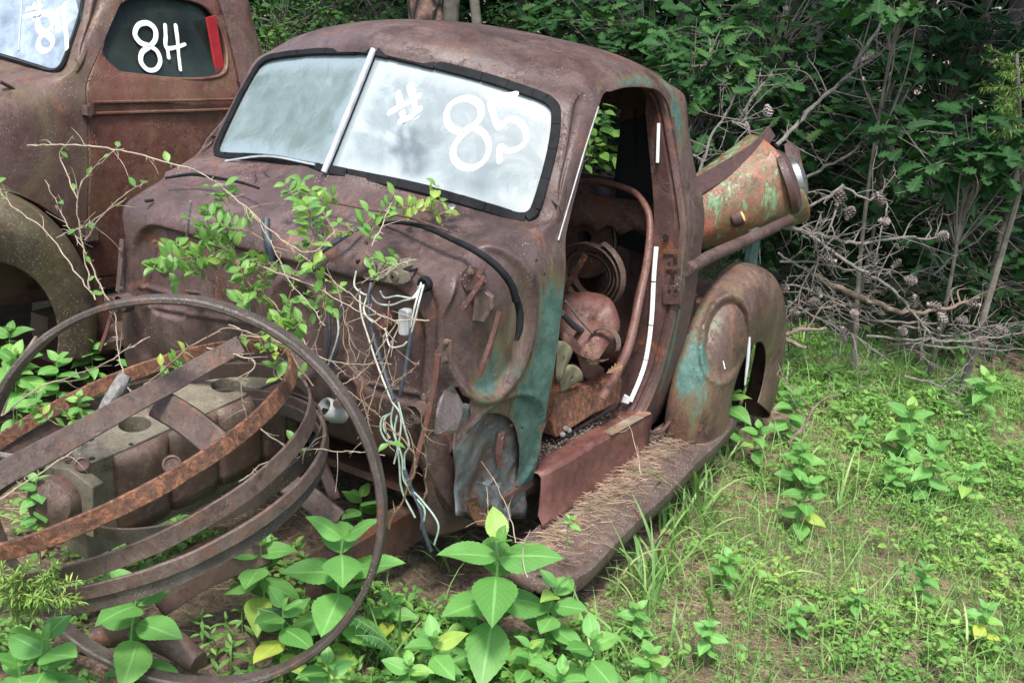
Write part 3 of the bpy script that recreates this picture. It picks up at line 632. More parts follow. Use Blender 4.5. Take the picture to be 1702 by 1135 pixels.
# running board
def rb_z(y): return np.interp(y, [.25, 1.70], [.225, .315])
G = []
for y in np.linspace(.27, 1.72, 60):
    z = rb_z(y)+.004*math.sin(y*11); xo = np.interp(y, [.27, .29, .33, .40, 1.5, 1.72], [.88, .925, .955, .972, .96, .945]); bd = .006*math.sin(y*5)
    G.append([(.745, y, z+.03), (.755, y, z+.008), (.80, y, z+.002+bd), (.86, y, z-.002), (.915, y, z+.006-bd), (xo-.015, y, z+.004), (xo-.002, y, z-.008), (xo, y, z-.035), (xo-.01, y, z-.062), (xo-.03, y, z-.066)])
b = MB().grid(G); e = [tuple(np.array(q)) for q in G[0]]; b.grid([[np.array(q)+(0, -.004*k, -.06*sm(0, 2, k)*(i < 7)) for i, q in enumerate(G[0])] for k in (0, 1, 2)], flip=True)
RB = b.build('running_board', M['board'], TR, solid=.004)
for q in ((940, 812), (968, 790)): pass
c = at(1018, 808, 'z', .262); MB().lathe(c+[0, 0, .002], (0, 0, 1), [(.009, 0), (.0003, .001)], 10).build('bolt_hole_shade', M['black'], RB)  # black disc for the dark of one hole
# needles and grit lying on the board
n = 1500; y = rng.beta(1.1, 1.3, n)*1.3+.32; x = .76+np.abs(rng.normal(0, .05, n))+.02; x = np.where(x > .955, .80, x)
P = np.stack([x, y, rb_z(y)+.010+rng.random(n)*.012+.02*sm(.82, .76, x)], 1); D = rdir(n, 0, .3); D[:, 1] *= 1.6
tag(scatter('needle_litter', [tmpl_blade(.5, .035, 3)], P, np.stack([-D[:, 1], D[:, 0], .1+0*x], 1), D, .035+.03*rng.random(n), M['needles'], None), 'dry pine needles scattered over the rusty running board', None, None, 'stuff')
# gasket, panes, divider bar, painted numbers
def pane_pts(x, z, k=0.0):
    return np.array([x, wy(x, z), z])+np.array([WSN[0]*-np.sign(x) if False else 0, 0, 0])+(-k)*np.array([-.303*np.sign(x), 1, -.585])/np.linalg.norm([.303, 1, .585])
def pane(half, mat, name, ins=0.0):
    K = win_poly(half); K = K if half > 0 else K[::-1]
    nb = len(K); bot = cr([(.012*half, 1.29), (.30*half, 1.272), (.52*half, 1.243), (.638*half, 1.225)], 8); b = MB(); G = []
    xs_ = np.linspace(.008, .640, 34)*half
    zb = np.interp(np.abs(xs_), [0, .30, .52, .61, .640], [1.283, 1.264, 1.236, 1.229, 1.262]); zt = np.interp(np.abs(xs_), [0, .30, .50, .575, .605, .640], [1.643, 1.612, 1.578, 1.553, 1.51, 1.36])
    for i, x in enumerate(xs_): G.append([pane_pts(x, zb[i]+(zt[i]-zb[i])*t, -.006) for t in np.linspace(0, 1, 24)])
    def ed(V):
        ax = np.abs(V[:, 0]); zb = np.interp(ax, [0, .64], [1.283, 1.23]); zt = np.interp(ax, [0, .5, .6], [1.643, 1.578, 1.53])
        d = np.minimum(np.minimum(ax, .64-ax+.03*(V[:, 2] < 1.4)), np.minimum(V[:, 2]-zb, zt-V[:, 2])); return np.clip(1-d/.13, 0, 1)
    return MB().grid(G, flip=half < 0).build(name, mat, TR, attr=ed, solid=.004)
PR = pane(1, M['wsR'], 'windscreen_pane'); PL = pane(-1, M['wsL'], 'windscreen_pane')
PR['label'] = 'white frosted pane with # 85 painted on it'; PL['label'] = 'frosted pane without writing, reflected trees painted in as a green tint'
def gasket(half, parent):
    K = win_poly(half); P = np.array([pane_pts(x, z, .004) for x, z in K]); dn = np.array([-.303*half, 1, -.585]); dn /= np.linalg.norm(dn)
    T = np.gradient(P, axis=0); Wd = np.cross(T, dn)
    b = MB(); L = np.concatenate([[0], np.cumsum(np.linalg.norm(np.diff(P, axis=0), axis=1))]); s = 0
    while s < L[-1]-.005:
        ln = rng.uniform(.02, .12); e = min(s+ln, L[-1]); t = np.linspace(s+.0006, e-.0006, max(3, int((e-s)/.012)))
        q = np.stack([np.interp(t, L, P[:, k]) for k in range(3)], 1)+rng.normal(0, .0008, 3); wv = np.stack([np.interp(t, L, Wd[:, k]) for k in range(3)], 1)
        b.strap(q, wv, .030 if half > 0 else .024, .012); s = e
    return b.build('rubber_seal', M['rubber'], parent)
gasket(1, TR); gasket(-1, TR)
MB().tube([pane_pts(0.0001, z, .012) for z in np.linspace(1.278, 1.640, 16)], [.010, .011, .011, .010], 12).build('divider_bar', M['alum'], TR)
MB().strap(cr([onplane(382, 267, WSP, unit([.303, 1, -.585]))-np.array([0, .02, 0]), onplane(452, 259, WSP, unit([.303, 1, -.585]))-np.array([0, .022, 0]), onplane(530, 273, WSP, unit([.303, 1, -.585]))-np.array([0, .02, 0])], 5), (0, .3, 1), .007, .005).build('loose_trim', M['alum'], TR)
def strokes(lst, P0, N, wd, name, mat, parent, th=.0016, lift=.006, n=9):
    b = MB(); Nn = unit(N); Nn = -Nn if np.dot(Nn, O-P0) < 0 else Nn
    for k, s in enumerate(lst):
        Q = cr([onplane(px, py, P0, N)+Nn*(lift+.0022*k) for px, py in s], n); T = np.gradient(Q, axis=0); Wd = np.cross(T, Nn)
        wv = wd*(1+.10*np.sin(np.linspace(0, 5, len(Q))+k)+.05*np.sin(np.linspace(0, 23, len(Q))+2*k)); b.strap(Q, Wd, wv, th)
        for e in (0, -1): b.lathe(Q[e]-Nn*th*.5, Nn, [(.0002, 0), (wv[e]*.48, .0002), (wv[e]*.48, th*.9), (.0002, th)], 12)
    return b.build(name, mat, parent)
NR = np.array([-.303, -1, .585]); 
strokes([[(664, 157), (669, 180), (674, 204)], [(684, 146), (691, 170), (696, 196)], [(652, 190), (675, 178), (700, 163)], [(670, 206), (688, 198), (703, 185)]], WSP, NR, .021, 'painted_hash', M['white'], PR)
strokes([[(775, 224), (752, 214), (744, 194), (754, 174), (778, 166), (799, 176), (801, 197), (786, 214), (764, 234), (755, 257), (766, 276), (788, 281), (808, 268), (815, 245), (806, 224), (786, 214), (770, 221)]], WSP, NR, .020, 'painted_digit', M['white'], PR)
strokes([[(860, 159), (838, 164), (818, 174)], [(818, 174), (823, 192), (833, 214), (847, 202), (862, 203), (876, 218), (877, 237), (864, 250), (847, 253), (835, 246)], [(835, 248), (834, 258), (835, 270)]], WSP, NR, .0185, 'painted_digit', M['white'], PR)

# ---- firewall fittings (all bolted to the cowl, so parts of the truck)
def F(px, py, y=.03): return at(px, py, 'y', y)
def Fp(pts, y=.03): return [at(p[0], p[1], 'y', y if len(p) < 3 else p[2]) for p in pts]
def bar(pts, wd, th, name, mat, wdir=(1, 0, 0), parent=TR): return MB().strap(cr(pts, 5), wdir, wd, th).build(name, mat, parent)
def bolt(p, r=.006, nrm=(0, -1, 0), parent=TR, mat=None): return MB().lathe(p, nrm, [(r*1.5, 0), (r*1.5, .002), (r, .003), (r, .008), (.0003, .009)], 8).build('bolt', mat or M['strap'], parent)
S = lambda px, py, d=0: at(px, py, 'x', .70+d)
cs = at(826, 500, 'y', .10)
# long wing stay on the right with hinge plate and coil
hp_ = MB().prism([F(p, q, .0) for p, q in ((733, 572), (744, 562), (752, 566), (752, 604), (738, 604), (722, 588))], (0, -.008, 0)).build('hinge_plate', M['strap'], TR, smooth=False, bevel=.002)
bolt(F(741, 569, -.01), parent=hp_); bolt(F(741, 597, -.01), parent=hp_)
bar([F(728, 590, -.012), F(722, 640, -.015), F(712, 690, -.02), F(700, 735, -.03), F(684, 793, -.045)], .016, .008, 'wing_stay', M['red'])
bar([at(830, 518, 'y', .08), at(818, 560, 'y', .07), at(806, 596, 'y', .06), at(796, 626, 'y', .055)], .014, .007, 'wing_stay', M['red'])
bar([at(804, 441, 'y', .06), at(797, 457, 'y', .055), at(801, 464, 'y', .05), at(785, 490, 'y', .045), at(768, 514, 'y', .04)], .016, .006, 'wing_stay', M['red'])
MB().prism([at(p, q, 'y', .10) for p, q in ((771, 452), (783, 440), (806, 442), (812, 470), (796, 480), (779, 484), (770, 468))], (0, -.014, 0)).build('bracket_plate', M['jamb'], TR, smooth=False, bevel=.003, attr=lambda V: 0*V[:, 0])
MB().prism([at(p, q, 'y', .12) for p, q in ((796, 484), (808, 478), (824, 492), (824, 512), (812, 534), (790, 532), (793, 506))], (0, -.02, 0)).build('hinge_block', M['strap'], TR, bevel=.004)
for p, q in ((782, 452), (801, 449)): bolt(at(p, q, 'y', .08), .007)
def coil(px, py, y, name='coil_spring', r=.03):
    c = F(px, py, y); b = MB(); b.tube(np.array([c+np.array([math.cos(a)*(.007+.0032*a/ (2*math.pi)*1.55), -.012-.001*a, math.sin(a)*(.007+.0032*a/(2*math.pi)*1.55)]) for a in np.linspace(0, 2*math.pi*4.6, 110)]), .0021, 6)
    b.lathe(c, (0, -1, 0), [(r, -.03), (r, .008), (r-.004, .010), (r-.005, .0), (.002, -.004)], 28); return b.build(name, M['strap'], TR)
coil(690, 688, .0); coil(202, 505, -.02)
# left-hand hinge strip, stay and plate
bar([F(203, 398, .02), F(200, 440, .015), F(196, 485, .01)], .020, .006, 'hinge_strip', M['strap']); bolt(F(202, 415, .01)); bolt(F(202, 480, .0))
bar([F(186, 520, -.03), F(178, 548, -.035), F(166, 582, -.04)], .016, .006, 'wing_stay', M['red'])
# bark-like wooden sliver and little drain tube on the firewall
MB().tube(cr(Fp([(317, 335, .0), (313, 365, .0), (311, 398, .01)]), 5), [.004, .007, .006, .003], 7).build('bent_tab', M['greywood'], TR, jitter=.002)
MB().tube(cr([F(443, 364, .045), F(442, 385, .03), F(447, 408, .02), F(452, 440, .03)], 6), [.011, .012, .012, .010], 12).build('rubber_tube', M['bluewire'], TR)
# regulator, canister, white box, grommet, terminal
b = MB().box(F(655, 455, .02), (.035, 0, 0), (0, 0, .022), (0, .02, 0), .004).box(F(640, 448, .01), (.012, 0, 0), (0, 0, .018), (0, .018, 0), .003); b.box(F(672, 442, .01), (.008, 0, .012), (.008, 0, -.01), (0, .022, 0), .002); b.lathe(F(661, 458, -.004), (0, -1, 0), [(.014, 0), (.014, .018), (.004, .022)], 14); b.prism([F(p, q, -.01) for p, q in ((668, 448), (680, 452), (683, 466), (672, 472), (660, 470))], (0, -.006, 0)); b.build('regulator', M['iron'], TR, bevel=.002)
MB().lathe(F(650, 530, .05), (0, -1, .05), [(.024, 0), (.028, .005), (.028, .05), (.022, .056), (.001, .056)], 22).build('relay_can', M['red'], TR)
MB().box(F(674, 535, .0), (.0165, 0, .002), (.003, 0, -.036), (0, .012, 0), .006).build('fuse_box', M['box'], TR, bevel=.003)
c = F(707, 472, .03); MB().lathe(c, (0, -1, 0), [(.021, -.005), (.021, .008), (.017, .014), (.009, .012), (.002, .006)], 24).build('grommet', M['rubber'], TR)
for px, py, r in ((543, 460, 7), (686, 449, 2.5), (383, 440, 4), (229, 491, 5), (597, 434, 3), (246, 334, 3), (509, 481, 4), (340, 470, 3), (342, 445, 2.5), (402, 505, 3)):
    c = F(px, py, .058 if px > 225 and px < 700 else .028); MB().lathe(c+[0, .0, 0], (0, -1, 0), [(r/FPX*3.1, -.02), (r/FPX*3.1, .010), (.0004, .010)], 12).build('bolt_hole_shade', M['black'], TR)  # firewall holes are not cut; black discs imitate their dark insides
for px, py in ((892, 433), (905, 456), (850, 707), (868, 710), (722, 683), (865, 770), (727, 660)):
    c = at(px, py, 'x', .752 if px > 880 else .74); n = unit(O-c); MB().lathe(c+n*.012, n, [(.0045, -.03), (.0045, 0), (.0003, .0005)], 10).build('bolt_hole_shade', M['black'], TR)  # cowl holes likewise: dark discs painted in for shade
for px, py in ((258, 402), (245, 440), (535, 388), (611, 402), (325, 485)):
    bolt(F(px, py, .045))
MB().tube(Fp([(310, 484, .05), (335, 487, -.01)]), .006, 8).tube(Fp([(312, 492, .05), (322, 483, .045)]), .004, 8).build('stud', M['strap'], TR)
# ring boss of the pedal opening and steering gear hole
c = F(578, 650, .05); MB().lathe(c, (.1, -1, .2), [(.05, -.02), (.05, .01), (.045, .018), (.036, .014), (.034, -.01), (.02, -.02), (.001, -.02)], 36).build('pedal_boss', M['jamb'], TR, attr=lambda V: 0*V[:, 0])
MB().tube([F(574, 648, .04), F(560, 672, -.06)], .012, 12).build('pedal_shaft', M['strap'], TR)
# hoses: bonnet seal that follows the scuttle
from_t = [(596, 378, .22), (650, 370, .20), (700, 376, .17), (752, 398, .14), (792, 418, .125), (828, 445, .14), (850, 474, .17), (858, 500, .19)]
def on_shell_line(pts, lift=.006): return [at(p[0], p[1], 'y', p[2])-unit(ray(p[0], p[1]))*lift for p in pts]
seal1 = on_shell_line(from_t, .02)
MB().tube(cr(seal1, 8), [.005, .006, .009, .0105, .0105], 10).build('bonnet_seal', M['rubber'], TR)
MB().tube(cr(on_shell_line([(858, 494, .20), (864, 520, .215), (863, 548, .21), (858, 566, .20)], .02), 8), [.010, .011, .010, .007], 10).build('bonnet_seal', M['rubber'], TR)
MB().tube(cr(on_shell_line([(275, 296, .14), (320, 290, .17), (360, 296, .17), (398, 303, .16), (430, 313, .12)], .012), 8), [.004, .006, .005, .004], 8).build('bonnet_seal', M['rubber'], TR)
MB().tube(cr(Fp([(601, 376, .12), (575, 392, .05), (545, 412, .02), (520, 428, .02), (504, 436, .02)]), 6), .006, 8).build('loose_hose', M['bluewire'], TR)
# scuttle seam and torn bits
MB().tube(cr(on_shell_line([(500, 328, .14), (600, 346, .15), (680, 362, .15), (745, 384, .14)], .004), 8), .003, 6).build('scuttle_seam', M['inside'], TR)
MB().lathe(at(751, 346, 'y', .29), (.1, -.6, 1), [(.012, 0), (.012, .006), (.007, .008), (.001, .008)], 16).build('wiper_spindle', M['chrome'], TR)
for s, nm in (([(418, 278, .30), (424, 284, .26), (421, 292, .23)], 0), ([(436, 272, .30), (440, 278, .28), (446, 282, .26)], 1)): MB().strap(cr(Fp(s), 5), (1, 0, 0), .006, .002).build('rust_flake', M['orange'], TR)
# wiring looms
def wires(lst, mat, r, name='wire'):
    for s in lst: MB().tube(cr(Fp(s), 7), r, 6).build(name, mat, TR)
wires([[(702, 474, -.01), (690, 490, -.04), (683, 497, -.05), (670, 500, -.04), (650, 507, -.03), (628, 504, -.02), (614, 488, .0)],
       [(700, 478, -.01), (688, 495, -.05), (660, 492, -.03), (640, 495, -.02), (632, 484, .0)],
       [(700, 470, -.01), (692, 500, -.05), (686, 525, -.06), (682, 550, -.06)], [(704, 474, -.012), (697, 500, -.055), (690, 530, -.06), (684, 552, -.06)],
       [(598, 480, .0), (600, 520, -.02), (612, 560, -.03), (625, 600, -.04), (640, 640, -.06), (652, 668, -.08), (666, 690, -.09), (664, 730, -.1), (655, 770, -.1)],
       [(616, 480, 0), (606, 505, -.02), (606, 520, -.03), (620, 535, -.04), (632, 528, -.04)], [(592, 450, 0), (589, 475, -.01), (603, 488, -.01), (618, 492, -.01)],
       [(640, 545, -.02), (648, 575, -.03), (668, 575, -.04), (676, 568, -.04)]], M['whitewire'], .0026)
wires([[(655, 670, -.08), (650, 700, -.09), (660, 740, -.1), (664, 775, -.1), (668, 815, -.1), (690, 860, -.1)], [(662, 668, -.08), (672, 710, -.1), (680, 740, -.1), (672, 760, -.1), (678, 810, -.1), (705, 845, -.1), (702, 875, -.1)],
       [(648, 688, -.08), (635, 695, -.09), (633, 715, -.1), (642, 732, -.1), (652, 734, -.1)], [(652, 685, -.08), (640, 695, -.09), (638, 712, -.1), (648, 728, -.1)],
       [(660, 690, -.085), (656, 720, -.095), (668, 760, -.1), (672, 800, -.1), (700, 830, -.1), (728, 870, -.1), (722, 905, -.1)]], M['greenwire'], .0028)
wires([[(696, 476, -.01), (688, 520, -.05), (682, 560, -.06), (676, 600, -.07), (668, 640, -.08), (664, 660, -.08)], [(617, 470, .0), (613, 500, -.02), (620, 555, -.03), (640, 620, -.05), (655, 665, -.08)], [(672, 780, -.1), (685, 815, -.1), (700, 850, -.1), (704, 880, -.1), (716, 915, -.08)]], M['bluewire'], .0055, 'taped_loom')
wires([[(545, 510, -.0), (548, 560, -.01), (542, 600, -.02), (545, 640, -.03)], [(572, 510, -.0), (562, 545, -.01), (560, 580, -.02), (545, 620, -.03)]], M['bluewire'], .005, 'cable')
wires([[(560, 520, -.01), (562, 555, -.02), (548, 600, -.03), (540, 615, -.03)]], M['whitewire'], .0028)
# inside of the wing mount: dented grey panel, torn skin round it
G = []
for i in range(28):
    r = []
    for j in range(22):
        px = 752+i*4.6; py = 668+j*9.2
        r.append(at(px, py, 'x', .745)+hd*(.150-.03*((i-14)/14)**2-.02*((j-11)/11)**2+.006*math.sin(i*.4+j*.35)+.010*math.sin(j*.5+i*.1)))
    G.append(r)
MB().grid(G).build('wheel_arch_liner', M['greypaint'], TR, solid=.004, jitter=.006)
MB().strap(cr([at(834, 715, 'x', .74)+hd*.10, at(829, 750, 'x', .74)+hd*.10, at(833, 775, 'x', .74)+hd*.10], 5), (.5, .6, 0), .022, .006).build('liner_rib', M['red'], TR)
MB().box(at(595+0, 0, 't', 1)*0+at(598+172, 782, 'x', .70), (.03, .03, 0), (0, 0, .008), (.004, -.004, .0), .002)
def flap(poly, mat, off=.0, th=.003, cur=.012, name='torn_skin', X=.735):
    P = np.array([at(p[0], p[1], 'x', X)-hd*(off+cur*math.sin(k*1.9)) for k, p in enumerate(poly)]); return MB().prism(P, hd*th).build(name, mat, TR, smooth=False)
LILAC = rust('lilac_peeling', dark=(.12, .08, .08), mid=(.24, .18, .18), lite=(.33, .27, .28), oam=.1, lichen=.1)
flap([(722, 720), (724, 700), (728, 668), (740, 648), (752, 640), (762, 656), (770, 672), (768, 692), (760, 715), (750, 722), (740, 716), (732, 721)], LILAC, .012)
flap([(735, 668), (748, 662), (752, 640), (742, 634), (728, 636), (724, 655)], M['jamb'], .006, name='torn_skin').data.attributes if False else None
flap([(790, 800), (800, 790), (806, 800), (812, 788), (822, 796), (838, 782), (834, 800), (822, 812), (812, 808), (802, 822)], M['greypaint'], -.03)
flap([(816, 830), (830, 822), (836, 846), (846, 836), (850, 858), (838, 880), (828, 862), (822, 868)], M['greypaint'], -.01)
flap([(772, 832), (792, 826), (800, 846), (812, 852), (808, 874), (792, 872), (780, 856)], M['orange'], -.01)
flap([(700, 760), (716, 724), (742, 724), (758, 748), (770, 800), (786, 848), (800, 872), (776, 858), (748, 840), (716, 800)], M['cab'], .002, X=.66)

# ---- rear wing and bed
def sweep_fender(xin, xout, yc, zc, R0, a0, a1, lip, name, mat, root, attr=None, pinch=.55, nose=0.0, dent=None, n=64, sq=1.0):
    """wheel-arch wing: a rounded cross-section swept round the wheel axis"""
    G = []; w_ = xout-xin
    for k in range(n):
        t = k/(n-1); a = a0+(a1-a0)*t; row = []
        for s in np.linspace(0, 1, 84):
            if s < .7: q = s/.7*math.pi/2; X = xin+w_*math.sin(q)**pinch if s > 0 else xin; r = R0-(R0*.30)*(1-math.cos(q))
            else: u = (s-.7)/.3; X = xout-.0*u-.02*u*u; r = R0*.70-(R0*.70-lip)*u
            ff = 1+nose*max(0, math.cos(a))**2
            row.append((X, yc-r*math.cos(a)*ff, zc+r*math.sin(a)*sq))
        G.append(row)
    G = np.array(G)
    if dent is not None: G = dent(G)
    return MB().grid(G).build(name, mat, root, attr=attr, solid=.004)
def rear_dent(G):
    n = unit(O-at(1207, 563, 'y', 1.45)); c = at(1207, 563, 'y', 1.45); u = unit(np.cross([0, 0, 1], n)); v = np.cross(n, u)
    d = G-c; a = d@u; h = d@v; near = G[..., 1] < 1.85
    s = np.hypot(a/.088, h/.165); G = G-n*((.042*sm(1.0, .78, s)-.009*sm(.09, .0, np.abs(s-1.04)))*near)[..., None]; return G
FEN_ATTR = lambda V: .30+.50*blob(V, at(1150, 610, 'y', 1.40), .07, (1.4, 1, .5))+.28*blob(V, at(1200, 560, 'y', 1.42), .08, (1, 1, .6))+.14*vn(V, 5)
MB_F = sweep_fender(.78, .945, 1.86, .40, .50, math.radians(-22), math.radians(212), .20, 'rear_wing', M['fender'], TR, FEN_ATTR, dent=rear_dent, n=190, sq=1.0)
# bed side, rail, tail post
MB().tube(cr([at(1140, 448, 'x', .80), at(1185, 424, 'x', .80), at(1240, 400, 'x', .80), at(1312, 366, 'x', .80)], 5), .024, 16).build('bed_rail', M['cab'], TR, attr=lambda V: .2+0*V[:, 0])
MB().box((0, 1.72, .66), (.70, 0, 0), (0, .008, 0), (0, 0, .12)).build('bed_front', M['inside'], TR, smooth=False)
MB().box((0, 2.2, .56), (.74, 0, 0), (0, .62, 0), (0, 0, .01)).build('bed_floor', M['inside'], TR, smooth=False)
bw = at(1255, 410, 'x', .84)
MB().box(at(1250, 420, 'x', .78), (.012, 0, 0), (0, .05, 0), (0, 0, .10)).build('stake_pocket', M['cab'], TR, smooth=False, attr=lambda V: .95+0*V[:, 0])
MB().tube(cr([at(1246, 560, 'y', 1.58), at(1243, 600, 'y', 1.56), at(1238, 640, 'y', 1.54)], 5), [.004, .007, .006, .003], 8).build('wing_edge_trim', M['alum'], TR)
MB().tube([at(1202, 600, 'y', 1.40), at(1205, 613, 'y', 1.40)], .002, 6).build('white_scratch', M['white'], TR)
MB().lathe((.765, 1.86, .40), (1, 0, 0), [(.47, 0), (.46, .012), (.001, .013)], 40).build('wheel_well', M['black'], TR)  # black disc put in for the shade inside the arch
# rear wheel lying in the dark of the arch
MB().lathe((.66, 1.90, .36), (1, 0, 0), [(.10, .0), (.20, .02), (.22, .04), (.25, .07), (.30, .075), (.325, .05), (.33, 0), (.325, -.05), (.30, -.08), (.2, -.08)], 48).build('rear_tyre', M['rubber'], TR)

# ================================================================== the second truck (number 84)
T2 = np.array([-2.25, .12, .165])
TB = thing('pickup_truck', 'second rusted pickup behind on the left, door and window glass in place, marked 84', 'pickup truck', (-2.25, .9, .1))
sh2 = cab_body(TB, M['other'], lambda V: 0*V[:, 0], T2, CABP)
c_ws = ws_cut(T2)
dcut = cutter([np.array([.35, y, z])+T2 for y, z in door_poly()], (.6, 0, 0))
bool_apply(sh2, [c_ws])
dp2 = sh2.copy(); dp2.data = sh2.data.copy(); COL.objects.link(dp2); dp2.name = 'door'; dp2.data.name = 'door'
bool_apply(sh2, [dcut])
dc2 = cutter([np.array([.35, y, z])+T2 for y, z in door_poly(.005)], (.6, 0, 0))
wk = [(.66, 1.235), (.60, 1.30), (.645, 1.41), (.72, 1.50), (.84, 1.535), (1.02, 1.54), (1.16, 1.51), (1.225, 1.42), (1.23, 1.30), (1.17, 1.225), (.95, 1.21)]
wcut = cutter([np.array([.35, y, z])+T2 for y, z in cr(wk+[wk[0]], 6)[:-1]], (.6, 0, 0))
bool_apply(dp2, [dc2], 'INTERSECT'); bool_apply(dp2, [wcut]); dp2.data.materials.clear(); dp2.data.materials.append(M['otherdoor']); dp2['label'] = 'closed rusty door with painted window'
def sx(y, z, d=0.0): return xs(z)-.05+.05*sm(.49, 1.29, y)+d
wl = cr(wk+[wk[0]], 6)[:-1]
MB().tube(np.vstack([[np.array([sx(y, z, .001), y, z])+T2 for y, z in wl], [np.array([sx(wl[0][0], wl[0][1], .001), wl[0][0], wl[0][1]])+T2]]), .008, 8, cap=False).build('window_frame', M['otherdoor'], dp2)
G = [[np.array([sx(y, z, -.02), y, z])+T2 for z in np.linspace(1.19, 1.56, 14)] for y in np.linspace(.55, 1.27, 20)]
GL2 = MB().grid(G).build('window_glass', M['dglass'], dp2, solid=.003)
PG = np.array([sx(.95, 1.37, -.02), .95, 1.37])+T2; NG = unit(np.cross(np.array([sx(1.2, 1.37), 1.2, 1.37])-np.array([sx(.7, 1.37), .7, 1.37]), np.array([sx(.95, 1.52), .95, 1.52])-np.array([sx(.95, 1.22), .95, 1.22])))
strokes([[(247, 78), (231, 72), (222, 58), (228, 43), (243, 40), (255, 50), (256, 66), (247, 78), (234, 88), (232, 104), (243, 117), (257, 116), (264, 103), (259, 87), (247, 78)]], PG, NG, .021, 'painted_digit', M['white'], dp2, lift=.010)
strokes([[(272, 43), (273, 60), (274, 80), (290, 80), (305, 75)], [(289, 44), (292, 66), (294, 92), (297, 117)], [(275, 83), (277, 97)]], PG, NG, .017, 'painted_digit', M['white'], dp2, lift=.010)
MB().strap(cr([at(350, 28, 'x', -1.53), at(358, 75, 'x', -1.525), at(368, 134, 'x', -1.51)], 5), (0, 1, 0), .058, .01).build('red_pillar', M['redpost'], TB)
MB().box(T2+[0, 1.2, .75], (.6, 0, 0), (0, .10, .02), (0, 0, .30), .03).build('seat', M['inside'], TB)
MB().box(T2+[0, .85, .40], (.68, 0, 0), (0, .62, 0), (0, 0, .012)).build('cab_floor', M['inside'], TB, smooth=False)
MB().grid([[np.array([x, 1.56-.12*(z-.5)/1.0, z])+T2 for x in np.linspace(-.62, .62, 8)] for z in np.linspace(.42, 1.2, 8)]).build('rear_inner_panel', M['inside'], TB, solid=.006)
# belt mouldings and hinge on the door
def side(y, z, d=.004): return np.array([sx(y, z, d), y, z])+T2
for z, nm in ((1.128, 'belt_moulding'), (1.085, 'belt_moulding')): MB().strap([side(y, z-.004*(y-.5), .010+.010*math.sin((y-.48)*3.9)) for y in np.linspace(.50, 1.27, 14)], (0, 0, 1), .012, .012).build(nm, M['otherdoor'], dp2)
MB().box(side(.478, 1.10, .012), (.016, 0, 0), (0, .022, 0), (0, 0, .018), .006).lathe(side(.478, 1.125, .02), (0, 0, -1), [(.0004, 0), (.009, 0), (.009, .05), (.0004, .05)], 12).build('door_hinge', M['strap'], TB)
MB().box(side(.478, .60, .012), (.02, 0, 0), (0, .030, 0), (0, 0, .026), .006).build('door_hinge', M['strap'], TB)
MB().prism([side(.42, .66, .012), side(.50, .655, .012), side(.50, .61, .012), side(.46, .585, .012), side(.42, .60, .012)], (.008, 0, 0)).build('mud_patch', M['iron'], TB, smooth=False)
# screen panes, seal, centre bar of the second truck
def pane2(half):
    G = []
    for x in np.linspace(.01, .64, 24)*half:
        zb = np.interp(abs(x), [0, .30, .52, .61, .64], [1.283, 1.264, 1.236, 1.229, 1.262]); zt = np.interp(abs(x), [0, .30, .50, .575, .605, .64], [1.643, 1.612, 1.578, 1.553, 1.51, 1.36])
        G.append([pane_pts(x, zb+(zt-zb)*t, -.006)+T2 for t in np.linspace(0, 1, 16)])
    return MB().grid(G, flip=half < 0).build('windscreen_pane', M['ws2'], TB, attr=lambda V: .2+0*V[:, 0], solid=.004)
p2 = pane2(1); pane2(-1)
def gasket2(half):
    P = np.array([pane_pts(x, z, .004)+T2 for x, z in win_poly(half)]); dn = unit([-.303*half, 1, -.585]); T = np.gradient(P, axis=0)
    MB().strap(P, np.cross(T, dn), .020, .010).build('rubber_seal', M['rubber'], TB); MB().tube(P-dn*.008, .004, 6).build('seal_bead', M['lining'], TB)
gasket2(1); gasket2(-1)
MB().tube([pane_pts(0.0001, z, .012)+T2 for z in np.linspace(1.275, 1.655, 10)], .013, 10).build('divider_bar', M['alum'], TB)
PW2 = WSP+T2
strokes([[(61, 10), (62, 24), (61, 36)], [(70, 6), (70, 20), (69, 32)], [(51, 20), (75, 16)], [(50, 32), (74, 27)]], PW2, NR, .016, 'painted_hash', M['white'], p2, lift=.010)
strokes([[(80, 58), (70, 52), (67, 38), (75, 26), (87, 26), (93, 38), (89, 50), (80, 58), (71, 66), (68, 78), (76, 88), (88, 84), (92, 70), (80, 58)]], PW2, NR, .024, 'painted_digit', M['white'], p2, lift=.010)
strokes([[(99, 22), (100, 38), (103, 52), (112, 47), (122, 36)], [(112, 12), (113, 40), (116, 62), (117, 84)]], PW2, NR, .020, 'painted_digit', M['white'], p2, lift=.010)
MB().tube([onplane(36, 0, PW2, NR)-.01*NR*0+unit(O-PW2)*.02, onplane(30, 85, PW2, NR)+unit(O-PW2)*.02], .003, 6).build('wiper_arm', M['alum'], TB)
# bonnet and bonnet side ahead of the scuttle
G = []
for y in np.linspace(.30, -1.05, 20):
    k = (.30-y)/1.35; w_ = .66-.16*k; zt = 1.20+.02-.10*k*k; row = []
    for a in np.linspace(-1, 1, 41):
        s = abs(a); x = np.sign(a)*w_*min(1, math.sin(min(1, s*1.5)*math.pi/2)**.8) if s < .667 else np.sign(a)*w_*(1+.03*math.sin((s-.667)*9)); z = zt-.02-.17*(1-math.cos(min(1, s*1.5)*math.pi/2))-max(0, s-.667)*3*.30
        row.append(np.array([x, y, z])+T2)
    G.append(row)
MB().grid(G).build('bonnet', M['other'], TB, attr=lambda V: 0*V[:, 0], solid=.006)
hc = cr([at(0, 136, 'x', -1.60), at(25, 150, 'x', -1.60), at(42, 172, 'x', -1.60), at(49, 200, 'x', -1.60), at(51, 250, 'x', -1.60), at(52, 292, 'x', -1.60)], 5)
